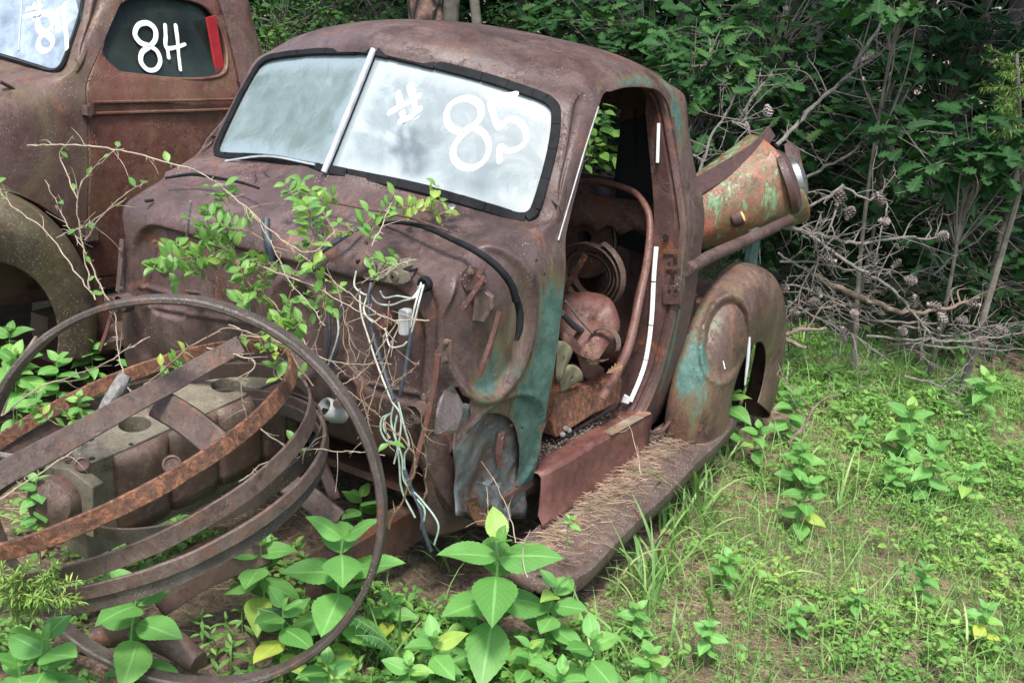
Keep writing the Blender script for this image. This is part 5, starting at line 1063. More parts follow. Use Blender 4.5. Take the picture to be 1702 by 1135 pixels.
# vines climbing over the cowl
def vine(label, paths, L=.038, every=.035, name='climbing_vine', leafy=1.0, tone=.35, r=.0022, mat='vinestem', sub=2, tm=LEAF_OVAL, gr='vines over the cowl'):
    R = None; mb = MB(); P, D, N, S = [], [], [], []
    for pts in paths:
        Q = [at(p[0], p[1], 'y', p[2]) for p in pts]
        if R is None: R = thing(name, label, 'vine', Q[0], gr)
        C_ = cr(Q, 10); C_ = C_+.004*np.stack([vn(C_, 25, 1), vn(C_, 25, 6), vn(C_, 25, 9)], 1); mb.tube(C_, [r, r*.5], 6); acc = 0
        lf = leafy*(pts[0][3] if len(pts[0]) > 3 else 1)
        for i in range(2, len(C_)):
            acc += np.linalg.norm(C_[i]-C_[i-1])
            if acc > every/max(lf, .05) and rng.random() < min(1, lf+.1):
                acc = 0; T_ = unit(C_[i]-C_[i-1]); s_ = unit(np.cross(T_, rng.normal(0, 1, 3)))
                if sub and rng.random() < .5:
                    e = C_[i]+(s_*.7+T_*.5+[0, -.2, .3])*rng.uniform(.03, .07); q = cr([C_[i], (C_[i]+e)/2+rng.normal(0, .005, 3), e], 4); mb.tube(q, [.0014, .0008], 5)
                    for j in (2, 4, len(q)-1):
                        for z in (1, -1): P.append(q[min(j, len(q)-1)]); D.append(s_*.2+unit(np.cross(T_, s_))*z+[0, -.1, .35]); N.append(UPV+unit(O-C_[i])*.7+rng.normal(0, .3, 3)); S.append(L*rng.uniform(.65, 1.1))
                else:
                    for z in (1, -1): P.append(C_[i]); D.append(s_*z+T_*.4+[0, -.2, .2]); N.append(UPV+unit(O-C_[i])*.7+rng.normal(0, .3, 3)); S.append(L*rng.uniform(.65, 1.15))
    mb.build('vine_stems', M[mat], R)
    if P: scatter('vine_leaves', tm, P, D, N, np.array(S), M['vine'], R, np.clip(tone+rng.normal(0, .22, len(P)), 0, 1))
    return R
vine('vine with dark green leaf pairs spreading over the left half of the firewall', [[(430, 520, -.10), (400, 450, -.12), (385, 400, -.13), (378, 320, -.12)], [(420, 480, -.12), (370, 410, -.14), (320, 420, -.13), (255, 440, -.12)], [(400, 440, -.13), (350, 390, -.14), (345, 350, -.13)], [(410, 420, -.12), (330, 450, -.14), (290, 475, -.14)], [(395, 400, -.12), (345, 425, -.15), (300, 430, -.15)], [(440, 400, -.12), (400, 380, -.14), (360, 385, -.14)]], L=.042, every=.026)
vine('vine with bright green leaves hanging in the middle of the firewall', [[(480, 640, -.16), (470, 560, -.16), (480, 500, -.15), (500, 430, -.13), (520, 390, -.10), (500, 330, -.05)], [(470, 520, -.15), (430, 480, -.15), (410, 500, -.15)], [(480, 470, -.14), (440, 430, -.14), (420, 445, -.14)], [(500, 440, -.13), (550, 470, -.13), (575, 480, -.12)], [(470, 600, -.17), (440, 580, -.17), (470, 565, -.17)], [(475, 560, -.17), (500, 530, -.17), (450, 540, -.17)], [(520, 450, -.14), (545, 500, -.14), (520, 520, -.14)]], L=.046, tone=.45, every=.027)
vine('vine with pointed leaves climbing beside the regulator to the scuttle', [[(500, 450, -.12), (550, 390, -.06), (585, 385, -.02), (620, 360, .03), (650, 345, .10)], [(610, 420, -.02), (620, 380, -.02), (640, 355, .04)], [(560, 400, -.05), (545, 365, -.02), (520, 330, .04), (485, 322, .08)], [(590, 390, -.02), (570, 370, .0), (550, 380, .0)], [(615, 480, -.04), (640, 440, -.04), (655, 425, -.03)]], L=.040, tone=.4)
vine('yellow-green vine tip lying on the scuttle below the windscreen', [[(650, 345, .20), (690, 348, .22), (715, 352, .24), (740, 335, .27)], [(700, 350, .23), (730, 358, .22), (748, 345, .26)]], L=.036, tone=.85, every=.02)
vine('vine leaves dangling over the right of the hoop stack', [[(520, 640, -.25), (490, 600, -.24), (470, 550, -.2)], [(480, 640, -.30), (455, 615, -.28), (480, 575, -.26)], [(520, 770, -.25), (500, 760, -.28), (470, 790, -.32)]], L=.045, tone=.55)
vine('small leafy vine laid over the lying hoops at the left', [[(245, 640, -.45), (280, 625, -.42), (320, 600, -.38)], [(180, 700, -.55), (120, 710, -.6), (60, 690, -.62)], [(255, 620, -.42), (265, 610, -.42), (290, 612, -.41)]], L=.035, tone=.5, every=.03)
vine('three-leaved bramble sprig hanging by the wing stay', [[(640, 700, -.2), (646, 735, -.2), (655, 750, -.2)]], L=.05, tone=.3, every=.05)
# bare pale stems and brambles
def bare(label, paths, r=.0022, mat='lightstem', name='bare_bramble', thorns=True, group='bare bramble stems over the cowl', leaves=0):
    Q0 = at(paths[0][0][0], paths[0][0][1], 'y', paths[0][0][2]); R = thing(name, label, 'bramble', Q0, group); mb = MB(); P, D, N = [], [], []
    for pts in paths:
        C_ = cr([at(p[0], p[1], 'y', p[2]) for p in pts], 12); C_ = C_+.005*np.stack([vn(C_, 22, 1), vn(C_, 22, 6), vn(C_, 22, 9)], 1); mb.tube(C_, [r, r*.45], 6)
        for i in range(2, len(C_)-1):
            if thorns and rng.random() < .4: e = unit(rng.normal(0, 1, 3))*rng.uniform(.006, .016); mb.tube([C_[i], C_[i]+e*.6, C_[i]+e], [r*.6, .0003], 4)
            if rng.random() < .16: e = C_[i]+unit(C_[i]-C_[i-1])*.03+rng.normal(0, .03, 3); mb.tube(cr([C_[i], (C_[i]+e)/2+rng.normal(0, .006, 3), e], 3), [r*.5, .0005], 5)
            if rng.random() < leaves: P.append(C_[i]); D.append(rng.normal(0, 1, 3)+[0, 0, .3]); N.append(UPV+unit(O-C_[i]))
    mb.build('bramble_stems', M[mat], R)
    if P: scatter('bramble_leaves', LEAF_OVAL, P, D, N, .035*rng.uniform(.6, 1.2, len(P)), M['vine'], R)
bare('long pale bramble arching from the left edge past the door of the second truck', [[(45, 242, -.3), (120, 240, -.3), (200, 250, -.28), (280, 270, -.25), (340, 290, -.2), (400, 335, -.2), (440, 385, -.2), (480, 465, -.2), (540, 540, -.2)]], .0026, leaves=.02)
bare('tangle of pale thorny shoots in front of the second truck', [[(180, 500, -.3), (140, 420, -.3), (110, 370, -.3), (75, 300, -.3)], [(150, 480, -.3), (135, 400, -.3), (130, 330, -.3), (150, 285, -.3), (200, 240, -.28)], [(160, 500, -.3), (90, 400, -.3), (20, 340, -.3), (-10, 300, -.3)], [(130, 330, -.3), (100, 260, -.3), (120, 225, -.3)], [(95, 395, -.3), (150, 370, -.3), (210, 330, -.3)], [(140, 400, -.3), (180, 350, -.3), (240, 300, -.28)]], .0022, leaves=.10)
bare('pale dry stems woven across the middle of the firewall', [[(430, 440, -.17), (520, 475, -.17), (600, 520, -.17), (660, 570, -.17)], [(380, 540, -.18), (470, 570, -.18), (560, 600, -.18), (650, 605, -.18)], [(500, 560, -.18), (560, 640, -.18), (630, 595, -.18)], [(715, 530, -.10), (640, 528, -.12), (560, 470, -.14), (470, 400, -.14)], [(400, 335, -.2), (470, 400, -.18), (520, 420, -.16), (560, 380, -.12)], [(620, 410, -.1), (640, 360, -.05), (652, 340, .0)], [(690, 432, -.08), (640, 450, -.1), (600, 470, -.12)], [(625, 590, -.18), (660, 540, -.18), (610, 690, -.18), (600, 720, -.18)]], .0021)
bare('dry stems hanging down between the firewall and the hoop', [[(560, 470, -.15), (580, 560, -.17), (600, 640, -.18), (612, 700, -.18)], [(630, 690, -.2), (640, 650, -.2), (690, 610, -.18), (700, 598, -.18)], [(600, 480, -.12), (570, 540, -.14), (590, 620, -.16), (640, 640, -.18)], [(620, 555, -.16), (600, 650, -.18), (620, 720, -.2)], [(650, 500, -.14), (640, 580, -.16), (655, 640, -.18)], [(520, 430, -.14), (540, 520, -.16), (510, 600, -.18)]], .0018, mat='vinestem')
bare('brown bramble stems running along the right side of the large hoop', [[(400, 555, -.34), (470, 570, -.32), (540, 620, -.28), (590, 680, -.25), (625, 740, -.2)], [(240, 640, -.45), (330, 570, -.4), (390, 545, -.35), (500, 590, -.3)], [(700, 880, -.02), (708, 780, -.05), (700, 690, -.1)], [(645, 880, -.1), (690, 770, -.12), (640, 700, -.15), (560, 640, -.2)]], .003, mat='vinestem')
bare('thin grey stems across the lying hoops', [[(0, 690, -.75), (80, 640, -.7), (180, 600, -.62), (250, 560, -.5)], [(280, 700, -.5), (210, 640, -.55), (190, 520, -.4)], [(0, 830, -.95), (60, 790, -.85), (130, 740, -.75), (150, 710, -.72)], [(420, 700, -.35), (470, 740, -.35), (560, 750, -.3), (640, 755, -.3)], [(340, 580, -.4), (420, 600, -.38), (400, 640, -.4), (408, 690, -.4)], [(400, 800, -.45), (440, 770, -.42), (500, 760, -.4)]], .0022)
bare('dry stalks standing in front of the wing mount', [[(856, 900, -.05), (848, 860, .0), (838, 830, .03), (820, 795, .08)], [(818, 900, -.03), (812, 850, .03), (808, 810, .07)], [(1068, 790, .62), (1055, 740, .70), (1042, 700, .78)], [(878, 960, -.05), (868, 915, -.02), (880, 880, .02)]], .0016, thorns=False, group=None, name='dry_stalk')

# grass tufts one can tell apart
def tuft(px, py, n, L, label, spread=.05, mat='grass', lean=0.0):
    b0 = gpt(px, py); R = thing('grass_tuft', label, 'grass tuft', b0, 'tall grass tufts'); P = b0+np.stack([rng.normal(0, spread, n), rng.normal(0, spread, n), np.zeros(n)], 1)
    # blades: the template grows along z, so D (y axis) is the horizontal bend direction and N the up hint
    a = rng.uniform(0, 6.28, n); D = np.stack([np.cos(a)+lean, np.sin(a), rng.normal(0, .12, n)], 1); N = UPV+rng.normal(0, .18, (n, 3))
    scatter('blades', BLADES_W, P, D, N, L*rng.uniform(.5, 1.15, n), M[mat], R); return R
T_ = [(1062, 1010, 22, .30, 'tuft of long blades just right of the tip of the running board', .04), (1160, 835, 24, .28, 'long grass against the rear third of the running board', .05), (1215, 760, 20, .24, 'grass tuft at the rear end of the running board', .05), (1135, 880, 42, .36, 'tall grass tuft leaning on the outer edge of the running board', .05), (1090, 960, 34, .32, 'long-bladed tuft in front of the middle of the running board', .05), (1180, 790, 30, .28, 'tuft beside the rear of the running board', .05), (1400, 850, 9, .24, 'few-bladed arching tuft in the open grass', .02),
      (1290, 640, 22, .24, 'grass tuft at the rear wing', .06), (640, 1135, 12, .32, 'long blades crossing the lower part of the tallest weed', .03), (1030, 1120, 10, .30, 'arching blades at the bottom, right of the pointed-leaf weed', .03), (1365, 1125, 16, .20, 'grass tuft at the bottom edge, centre right', .04),
      (1640, 810, 24, .10, 'short yellow-green tuft at the right', .04), (1240, 1010, 16, .26, 'wispy tuft in the lower middle grass', .06), (1610, 1090, 20, .20, 'grass tuft in the bottom right corner', .07), (1350, 590, 16, .22, 'shaded grass tuft by the dead branches', .05), (720, 930, 10, .22, 'blades arching behind the trailing wires', .05), (1500, 1000, 14, .16, 'fine tuft in the lower right grass', .05), (1130, 1110, 16, .22, 'tuft at the bottom edge in the middle', .06), (20, 560, 8, .3, 'long blades at the left edge under the second truck', .05)]
for t in T_: tuft(*t)

# ground cover that nobody could count
def inside_truck(x, y): return ((x > -.80) & (x < .97) & (y > .1) & (y < 2.6)) | ((x > -3.1) & (x < -1.15) & (y > -.9) & (y < 3)) | ((np.hypot(x-.15, y+.40) < .30))
def field(n, x0, x1, y0, y1, thr=0.0, sc=1.3, o=2, keep=.25):
    x = rng.uniform(x0, x1, n); y = rng.uniform(y0, y1, n); k = vn(np.stack([x, y, 0*x], 1), sc, o)+.5*vn(np.stack([x, y, 0*x], 1), sc*4, o+5)
    ok = ((k > thr) | (rng.random(n) < keep)) & ~inside_truck(x, y); x, y = x[ok], y[ok]; return np.stack([x, y, gz(x, y)], 1)
def cover(name, label, n, box, L, h, tm, mat, thr=0.0, tone=.3, keep=.2, up=.3):
    B = field(n, *box, thr=thr, keep=keep); P, D, N = [], [], []
    hh = rng.random(len(B))*h; k = 4; A = rng.uniform(0, 6.28, len(B))
    for j in range(k):
        a = A+j*2*math.pi/k+rng.normal(0, .3, len(B)); d = np.stack([np.cos(a), np.sin(a), np.full(len(B), up)+rng.normal(0, .25, len(B))], 1)
        P.append(B+np.stack([0*hh, 0*hh, hh], 1)+d*.004); D.append(d); N.append(UPV+rng.normal(0, .3, (len(B), 3)))
    P, D, N = np.vstack(P), np.vstack(D), np.vstack(N); tn = np.clip(tone+.25*vn(P, 2.0, 7)+rng.normal(0, .15, len(P)), 0, 1)
    o = scatter(name, tm, P, D, N, L*rng.uniform(.5, 1.25, len(P)), M[mat], None, tn); tag(o, label, None, None, 'stuff'); return o
NEAR = (.30, 3.4, -1.3, 4.0)
cover('clover_cover', 'low clover-like ground cover in the clearing', 26000, NEAR, .022, .05, DIAM, 'cover', -.05, .35)
cover('seedling_cover', 'small oval-leaved seedlings among the grass', 5200, NEAR, .034, .09, LEAF_OVAL, 'cover', .15, .40, .1)
cover('seedling_cover', 'small leaved seedlings round the scrap and under the second truck', 2600, (-1.8, 1.2, -1.5, .4), .034, .10, LEAF_OVAL, 'cover', -.3, .3)
cover('far_ground_cover', 'ground cover toward the wood edge', 9000, (-3, 6, 2.6, 7.5), .05, .08, DIAM, 'cover', -.1, .15)
def grassfield(name, label, n, box, L, mat, keep=.3, thr=0.0, flat=0.0, tm=BLADES, tone=.3):
    B = field(n, *box, thr=thr, o=8, keep=keep); m = len(B); a = rng.uniform(0, 6.28, m); D = np.stack([np.cos(a), np.sin(a), rng.normal(0, .1, m)+flat*.0], 1); N = UPV*(1-flat)+rng.normal(0, .25, (m, 3))+np.stack([np.cos(a+1.5), np.sin(a+1.5), 0*a], 1)*flat
    tn = np.clip(tone+.3*vn(B, 1.6, 3)+rng.normal(0, .2, m), 0, 1)
    o = scatter(name, tm, B, D, N, L*rng.uniform(.4, 1.3, m), M[mat], None, tn); tag(o, label, None, None, 'stuff'); return o
grassfield('short_grass', 'short thin grass in the clearing', 85000, NEAR, .085, 'grass', tone=.45, keep=.5)
cover('seedling_cover', 'small leaved seedlings along the front of the scrap pile', 1500, (-.3, 1.6, -1.3, .1), .032, .10, LEAF_OVAL, 'cover', -.6, .35, .8)
grassfield('medium_grass', 'longer grass blades in the clearing', 9000, NEAR, .17, 'grass', tone=.4, keep=.35, tm=BLADES)
grassfield('short_grass', 'short grass toward the wood edge', 11000, (-2, 5, 3.0, 6.0), .12, 'grass', tone=.2)
grassfield('short_grass', 'thin grass round the scrap pile', 2500, (-1.4, 1.2, -1.5, .3), .10, 'grass', keep=.5)
B = field(60000, .2, 3.6, -1.3, 4.6, thr=-.5, keep=.9); m = len(B); a = rng.uniform(0, 6.28, m)
o = scatter('straw_litter', [tmpl_blade(.4, .022, 2)], B+[0, 0, .004], np.stack([np.cos(a), np.sin(a), 0*a], 1)+0, np.stack([-np.sin(a), np.cos(a), .12+0*a], 1), .035+.06*rng.random(m), M['needles']); tag(o, 'dry straw and pine needles lying on the soil', None, None, 'stuff')
B = field(420, -1.5, 4.5, -1.2, 6.0, thr=-1, keep=1.0); m = len(B); o = scatter('leaf_litter', LEAF_OVAL+OAKT, B+[0, 0, .012], rdir(m, .1), UPV+rng.normal(0, .35, (m, 3)), .028+.035*rng.random(m), M['deadleaf'], None, rng.random(m)); tag(o, 'scattered dead leaves on the ground', None, None, 'stuff')
# litter under the trucks
x = rng.uniform(-3, 1.0, 3500); y = rng.uniform(-1.3, 2.6, 3500); P = np.stack([x, y, gz(x, y)+.01], 1); m = len(P); a = rng.uniform(0, 6.28, m)
o = scatter('straw_litter', [tmpl_blade(.4, .03, 2)], P, np.stack([np.cos(a), np.sin(a), 0*a], 1), np.stack([-np.sin(a), np.cos(a), .12+0*a], 1), .04+.07*rng.random(m), M['needles']); tag(o, 'dry straw and needles under the trucks and scrap', None, None, 'stuff')

# ================================================================== the wood
def crown_leaves(C, rad, nt_, per, L, shell=.5, clump=.10):
    """twig ends spread through an uneven volume, each with a rosette of leaves"""
    d = rng.normal(0, 1, (nt_, 3)); d /= np.linalg.norm(d, axis=1)[:, None]; r = rng.random(nt_)**shell
    lump = 1+.35*vn(d, 1.7, int(rng.integers(0, 12))); E = C+d*r[:, None]*np.array(rad)*lump[:, None]
    a = rng.uniform(0, 6.28, (nt_, per)); pit = rng.normal(-.15, .35, (nt_, per)); D = np.stack([np.cos(a), np.sin(a), pit], 2)+d[:, None, :]*.45
    P = E[:, None, :]+unit(D.reshape(-1, 3).sum(0))*0+D*clump*.25+rng.normal(0, clump*.35, (nt_, per, 3))
    return E, P.reshape(-1, 3), D.reshape(-1, 3)
def sapling(px, py, d, rad, nt_, label, name='oak_sapling', cat='oak sapling', mat='oak', tm=OAKT, L=.12, per=5, foot=None, trunk_r=.015, bark='barkgrey', group='saplings at the wood edge', tone=.3, limb=True):
    C = at(px, py, 't', d); f = np.array(foot if foot is not None else [C[0]+rng.normal(0, .15), C[1]+.25, 0.]); f[2] = gz(f[0], f[1])-.02
    R = thing(name, label, cat, f, group); E, P, D = crown_leaves(C, rad, nt_, per, L); mb = MB()
    T_ = stem_to(f, C+[0, 0, rad[2]*.6], rng.normal(0, .08, 3), 14); mb.tube(T_, [trunk_r, trunk_r*.3], 8); mb.build('trunk', M[bark], R)
    if limb:
        mb = MB()
        for e in E[::max(1, len(E)//70)]:
            k = int(np.clip(8+rng.random()*5, 0, 12)); s = T_[k]; q = (s+e)/2+rng.normal(0, .04, 3)+[0, 0, .03]; mb.tube(cr([s, q, e], 5), [trunk_r*.35, .002], 5)
        mb.build('limbs', M[bark], R)
    N = UPV+.45*unit(O-C)+rng.normal(0, .35, (len(P), 3)); tn = np.clip(tone+rng.normal(0, .2, len(P)), 0, 1)
    scatter('crown', tm, P, D, N, L*rng.uniform(.6, 1.2, len(P)), M[mat], R, tn); return R
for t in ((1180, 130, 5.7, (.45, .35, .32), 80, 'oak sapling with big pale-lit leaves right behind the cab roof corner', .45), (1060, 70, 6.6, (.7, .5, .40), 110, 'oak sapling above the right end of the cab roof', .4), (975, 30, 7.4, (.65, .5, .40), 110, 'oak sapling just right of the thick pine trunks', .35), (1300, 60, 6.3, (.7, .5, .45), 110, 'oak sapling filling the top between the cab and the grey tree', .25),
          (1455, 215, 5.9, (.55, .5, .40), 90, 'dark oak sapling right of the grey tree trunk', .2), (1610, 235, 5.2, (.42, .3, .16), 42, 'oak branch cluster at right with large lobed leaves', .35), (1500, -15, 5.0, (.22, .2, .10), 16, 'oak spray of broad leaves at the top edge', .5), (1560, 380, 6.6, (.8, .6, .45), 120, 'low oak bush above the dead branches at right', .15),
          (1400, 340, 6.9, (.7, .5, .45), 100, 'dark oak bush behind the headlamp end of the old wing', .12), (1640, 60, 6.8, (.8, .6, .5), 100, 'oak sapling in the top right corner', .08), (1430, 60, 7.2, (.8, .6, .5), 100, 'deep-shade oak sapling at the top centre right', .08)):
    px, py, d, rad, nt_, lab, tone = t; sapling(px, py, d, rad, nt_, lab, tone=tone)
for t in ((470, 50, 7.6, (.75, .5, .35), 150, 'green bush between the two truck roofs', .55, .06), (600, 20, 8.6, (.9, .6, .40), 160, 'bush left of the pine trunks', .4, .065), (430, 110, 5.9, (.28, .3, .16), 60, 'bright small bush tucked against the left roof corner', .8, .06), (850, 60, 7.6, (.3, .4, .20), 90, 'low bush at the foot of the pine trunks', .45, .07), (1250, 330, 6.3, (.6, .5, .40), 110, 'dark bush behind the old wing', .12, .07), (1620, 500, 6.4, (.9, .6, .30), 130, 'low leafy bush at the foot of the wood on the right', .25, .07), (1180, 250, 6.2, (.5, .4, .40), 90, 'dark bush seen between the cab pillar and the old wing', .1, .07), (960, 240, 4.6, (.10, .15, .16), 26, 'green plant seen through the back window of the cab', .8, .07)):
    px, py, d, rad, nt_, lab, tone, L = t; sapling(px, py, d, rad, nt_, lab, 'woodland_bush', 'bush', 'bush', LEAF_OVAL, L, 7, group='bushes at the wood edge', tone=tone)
# juniper at the right edge
JN = thing('juniper', 'feathery green juniper at the right edge of the picture', 'juniper', at(1702, 200, 't', 5.2)*[1, 1, 0]); P, D = [], []; mb = MB(); f = at(1702, 200, 't', 5.2); f[2] = gz(f[0], f[1]); mb.tube([f, at(1700, 300, 't', 5.25), at(1690, 90, 't', 5.2)], [.02, .008], 7)
for k in range(60):
    a = at(1695+rng.normal(0, 6), rng.uniform(80, 260), 't', 5.2+rng.normal(0, .05)); e = a+np.array(rdir(1, .1)[0])*rng.uniform(.06, .16); C_ = cr([a, (a+e)/2, e], 8); mb.tube(C_, [.002, .001], 4)
    for i in range(2, len(C_)):
        for q in range(3): P.append(C_[i]); D.append(unit(C_[i]-C_[i-1])*.7+rng.normal(0, .6, 3))
mb.build('trunk', M['barkgrey'], JN); scatter('crown', LEAF_SLIM, P, D, np.tile(UPV, (len(P), 1)), .035*rng.uniform(.6, 1.2, len(P)), M['cedar'], JN, np.full(len(P), .15), wscale=np.full(len(P), .45))
# trees with real height: thick pines behind the roof, thin trees right
def tree(name, label, cat, px, py, d, r, bark, lean=(0, 0), h=7.5, crown=True, group='trees of the wood', crad=(2.4, 2.2, 1.5), n=380, L=.34, wob=.04):
    p = at(px, py, 't', d); f = np.array([p[0], p[1], 0.]); f[2] = gz(f[0], f[1])-.05; hh = p[2]-f[2]; f[0] -= lean[0]*hh; f[1] -= lean[1]*hh
    R = thing(name, label, cat, f, group); t = np.linspace(0, 1, 26)[:, None]; C_ = f+np.array([lean[0], lean[1], 1.0])*t*h+np.stack([wob*np.sin(t[:, 0]*9+px), wob*np.cos(t[:, 0]*7+px), 0*t[:, 0]], 1)
    MB().tube(C_, [r*1.25, r, r*.9, r*.75, r*.5], 20).build('trunk', M[bark], R, jitter=r*.05)
    if crown:
        top = C_[-1]+[0, 0, .5]; E, P, D = crown_leaves(top-[0, 0, .6], crad, n, 5, L, .6, .4); mb = MB()
        for e in E[::max(12, len(E)//30)]: s = C_[int(rng.integers(20, 25))]; mb.tube(cr([s, (s+e)/2+[0, 0, .2], e], 4), [r*.25, .01], 5)
        mb.build('limbs', M[bark], R); scatter('crown', DIAM, P, D, UPV+rng.normal(0, .5, (len(P), 3)), L*rng.uniform(.6, 1.2, len(P)), M['bush'], R)
    return R
tree('pine_tree', 'thick pine trunk with dark plated bark just above the cab roof', 'pine tree', 718, 20, 6.9, .108, 'pine', (-.10, .0), 7.5)
tree('pine_tree', 'paler tan trunk leaning against the dark plated pine', 'pine tree', 757, 22, 7.1, .054, 'barkgrey', (-.06, .0), 7.0).children[0].data.materials[0] = plain('tan_bark', (.33, .23, .16), .9, var=.35, scale=14, bump=.6)
tree('young_tree', 'slim grey trunk right of the two pine trunks', 'tree', 792, 18, 7.0, .033, 'barkgrey', (-.16, .0), 6.0, n=150, crad=(1.4, 1.4, 1))
tree('young_tree', 'grey slightly crooked trunk behind the tossed wing', 'tree', 1340, 200, 7.3, .055, 'barkgrey', (.03, .0), 6.0, wob=.05, n=1500, crad=(3.2, 2.4, 1.2))  # wide unseen crown, enlarged to throw shade on the wood
tree('young_tree', 'thin dark sapling trunk near the right edge', 'tree', 1668, 420, 6.4, .020, 'barkgrey', (.04, .0), 5.2, n=1500, crad=(2.6, 2.0, 1.0))  # crown far too broad for this trunk, added overhead as shade
for k, (px, py, d, r) in enumerate(((1232, 220, 8.5, .12), (1275, 250, 9.6, .08), (1000, -30, 13, .14), (560, -20, 12, .12), (480, -30, 14, .10), (1500, 150, 9.5, .09), (1585, 200, 10.5, .12), (1660, 160, 9.0, .06), (1130, 60, 11, .10), (1400, 180, 11.5, .11), (860, 20, 12.5, .10), (400, 30, 15, .14))):
    tree('woodland_tree', ['dark trunk straight behind the tossed wing', 'narrow dark trunk between the wing and the crooked grey trunk', 'dark trunk deep in the wood behind the roof', 'dark trunk deep in the wood left of the pines', 'dark trunk farthest left above the cab', 'dark trunk right of the bleached diagonal branch', 'broad dark trunk in the gloom at right', 'thin dark trunk near the right border', 'dark trunk hidden among oak leaves above the door', 'dark trunk behind the bleached diagonal branch', 'dark trunk just right of the pines, far back', 'dark trunk between the trucks, far back'][k], 'tree', px, py, d, r, 'barkdark', (rng.normal(0, .03), 0), 7.5, n=420, crad=(2.8, 2.6, 1.5), L=.42, group='dark trees deep in the wood')
# understorey mass and the far wood, shade put into dark leaf tones
def mass(name, label, n, box, L, mat, tone, hf, tm=DIAM):
    x0, x1, y0, y1, z1 = box; x = rng.uniform(x0, x1, n); y = rng.uniform(y0, y1, n); k = .5+.5*vn(np.stack([x, y, 0*x], 1), hf, 3); z = gz(x, y)+rng.random(n)*z1*np.clip(.25+k, .2, 1.2)
    P = np.stack([x, y, z], 1); keep = vn(P, 1.4, 6)+.6*vn(P, 4, 9) > -.35; P = P[keep]; m = len(P)
    o = scatter(name, tm, P, rdir(m, -.1), UPV+.4*unit(O-P.mean(0))+rng.normal(0, .4, (m, 3)), L*rng.uniform(.5, 1.2, m), M[mat], None, np.clip(tone+rng.normal(0, .15, m), 0, 1)); tag(o, label, None, None, 'stuff')
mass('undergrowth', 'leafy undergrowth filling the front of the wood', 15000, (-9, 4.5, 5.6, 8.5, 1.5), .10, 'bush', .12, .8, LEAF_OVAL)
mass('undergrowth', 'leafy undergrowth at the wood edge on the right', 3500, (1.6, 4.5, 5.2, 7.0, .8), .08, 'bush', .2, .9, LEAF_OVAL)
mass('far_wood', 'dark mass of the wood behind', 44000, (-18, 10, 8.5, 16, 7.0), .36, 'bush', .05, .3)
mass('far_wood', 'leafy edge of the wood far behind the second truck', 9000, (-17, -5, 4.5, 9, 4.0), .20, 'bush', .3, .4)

# dead pine branches with cones lying beside the truck
def pine_cone(p, ax, s, parent):
    mb = MB(); ax = unit(ax); u = unit(np.cross(ax, [.3, .5, .8])); v = np.cross(ax, u)
    mb.tube([p, p+ax*s], [s*.16, s*.05], 6)
    for k in range(46):
        t = k/46; a = k*2.4; r = s*.42*math.sin(math.pi*min(.97, .12+t*.88))**.7; o_ = p+ax*s*t; d = unit(math.cos(a)*u+math.sin(a)*v+ax*.45); w2 = np.cross(d, ax)*s*.10
        mb.add([o_-w2*.6, o_+w2*.6, o_+d*r+w2, o_+d*r-w2, o_+d*r*.95+ax*s*.05], [(0, 1, 2, 3), (3, 2, 4)])
    mb.build('pine_cone', M['cone_seed'], parent, smooth=False)
def dead(label, paths, cones=(), r=.008, sub=1.0, mat='deadtwig', d0=5.2):
    R = None; mb = MB()
    for pts in paths:
        Q = [at(p[0], p[1], 't', p[2] if len(p) > 2 else d0) for p in pts]
        if R is None: R = thing('dead_pine_branch', label, 'dead branch', Q[0], 'dead pine branches beside the truck')
        C_ = cr(Q, 8); C_ = C_+.012*np.stack([vn(C_, 14, 1), vn(C_, 14, 6), vn(C_, 14, 9)], 1); mb.tube(C_, [r, r*.8, r*.4], 7)
        for i in range(2, len(C_)-1):
            T_ = unit(C_[i]-C_[i-1])
            if rng.random() < .42*sub:
                s_ = unit(np.cross(T_, rng.normal(0, 1, 3))); ln = rng.uniform(.05, .26); m1 = C_[i]+(s_+T_*.5)*ln*.5+rng.normal(0, .015, 3); e = m1+(s_*.7+T_*.6+rng.normal(0, .35, 3))*ln*.5; q = cr([C_[i], m1, e], 4); mb.tube(q, [r*.38, .0012], 5)
                for j in range(2, len(q), 2):
                    if rng.random() < .7: e2 = q[j]+unit(rng.normal(0, 1, 3)+T_)*rng.uniform(.02, .08); mb.tube(cr([q[j], (q[j]+e2)/2+rng.normal(0, .006, 3), e2], 3), [.0018, .0008], 4)
            if rng.random() < .5*sub: e = unit(rng.normal(0, 1, 3))*rng.uniform(.008, .03); mb.tube([C_[i], C_[i]+e*.6, C_[i]+e], [r*.35, .0008], 4)
    mb.build('dead_wood', M[mat], R)
    for (px, py) in cones: pine_cone(at(px, py, 't', d0+rng.normal(0, .03)), [rng.normal(), rng.normal(), rng.normal(.2)], rng.uniform(.055, .075), R)
dead('bleached branch reaching right from under the tossed wing, almost level', [[(1300, 375, 5.0), (1345, 385), (1390, 397), (1430, 403), (1500, 397), (1560, 397)]], ((1558, 400),), .011)
dead('dead branch with many cones sagging down to the right through the pile', [[(1345, 388), (1400, 430), (1450, 460), (1500, 500), (1535, 540), (1556, 572)]], ((1390, 435), (1455, 440), (1482, 445), (1442, 452), (1505, 465), (1520, 490)), .010)
dead('steep bleached branch just right of the headlamp', [[(1402, 305), (1392, 340), (1375, 395)], [(1400, 310), (1350, 340), (1335, 350)]], ((1407, 365), (1390, 342)), .008, 1.5, d0=5.1)
dead('arched twig with three cones hanging in a row', [[(1400, 308), (1440, 330), (1468, 324), (1470, 360), (1460, 400), (1455, 430)]], ((1457, 320), (1466, 342), (1461, 366)), .006, .8, d0=5.1)
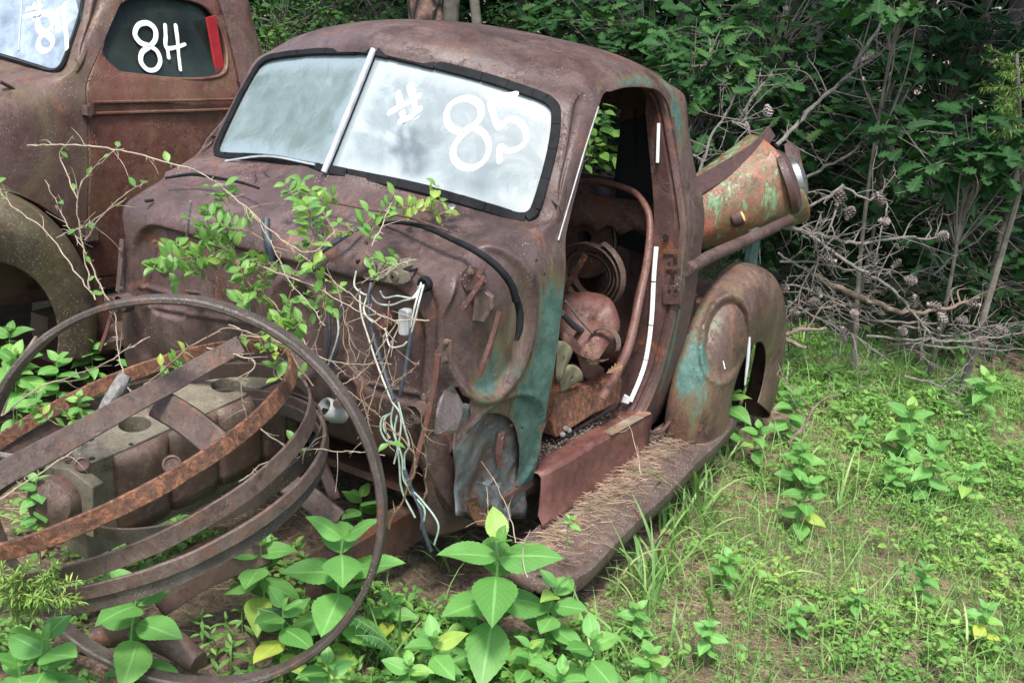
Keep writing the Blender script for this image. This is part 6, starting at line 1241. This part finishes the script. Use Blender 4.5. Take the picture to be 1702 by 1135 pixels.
dead('thick brown broken limb in the middle of the pile', [[(1345, 455, 5.4), (1400, 480, 5.35), (1450, 503, 5.3), (1505, 518, 5.3), (1570, 515, 5.3), (1625, 494, 5.3)]], ((1630, 508), (1560, 520), (1540, 505)), .016, .8, 'deadtwig2')
dead('low brush of dead twigs behind the rear wing', [[(1300, 435), (1360, 440), (1420, 450), (1480, 455)], [(1300, 470), (1340, 480), (1400, 500), (1440, 520)], [(1310, 500), (1360, 530), (1420, 560), (1480, 600)], [(1330, 520), (1400, 505), (1470, 520)], [(1290, 420), (1350, 460), (1400, 520)], [(1320, 350), (1360, 420), (1330, 480), (1335, 520)]], ((1330, 520), (1420, 525), (1310, 480), (1365, 495), (1345, 505), (1400, 545), (1300, 505)), .006, 1.9, d0=5.35)
dead('dead twigs trailing along the ground at the right edge', [[(1440, 560, 5.4), (1560, 566, 5.3), (1640, 562, 5.3), (1720, 548, 5.3)], [(1480, 572), (1600, 578), (1720, 580)], [(1500, 540), (1580, 556), (1660, 540)], [(1430, 530), (1520, 535), (1600, 540), (1660, 560)]], ((1495, 545), (1560, 548), (1620, 555), (1655, 543), (1590, 530)), .007, 1.2, d0=5.4)
dead('long bleached branch rising diagonally above the tossed wing', [[(1290, 245, 5.3), (1340, 190, 5.4), (1380, 150, 5.4), (1440, 105, 5.4), (1492, 64, 5.4)], [(1420, 118, 5.4), (1450, 62, 5.45), (1482, 8, 5.5)]], ((1432, 100),), .011, 1.1)
dead('thin dead branch rising between the cab and the wing', [[(1160, 290, 5.4), (1180, 240, 5.4), (1205, 195, 5.4), (1225, 150, 5.4), (1250, 118, 5.4)], [(1150, 255, 5.4), (1175, 268, 5.4)]], (), .008, 1.3)
dead('short knotty dead branch standing on the tossed wing', [[(1246, 222, 5.3), (1240, 185, 5.3), (1262, 150, 5.3), (1275, 135, 5.3)], [(1215, 205, 5.3), (1235, 208, 5.3), (1246, 222, 5.3)]], ((1275, 175),), .009, 1.3)
dead('slim dead branch pointing right above the headlamp', [[(1340, 296, 5.6), (1400, 262, 5.6), (1450, 226, 5.6), (1500, 219, 5.6), (1590, 225, 5.6)]], (), .008, .8)
dead('twigs crossing in the gloom right of the pile', [[(1530, 402, 5.6), (1560, 430, 5.6), (1590, 460, 5.6)], [(1550, 455, 5.6), (1620, 400, 5.6), (1665, 365, 5.6)], [(1500, 460, 5.6), (1560, 440, 5.6)]], (), .006, .8, d0=5.6)
dead('fallen bare limb in the grass just behind the rear wing', [[(1285, 562, 4.9), (1330, 549, 4.9), (1375, 548, 4.9)], [(1300, 562, 4.9), (1340, 575, 4.9)]], (), .013, .5, 'deadtwig2')
dead('small bare branch on the ground in the right-hand grass', [[(1505, 624, 5.0), (1560, 637, 4.9), (1600, 655, 4.85)]], (), .006, .8)
dead('dark bent twig standing in the grass between the two middle weeds', [[(1315, 740, 3.95), (1340, 700, 3.95), (1365, 668, 3.95), (1400, 650, 3.95)]], (), .006, .4, 'deadtwig2')
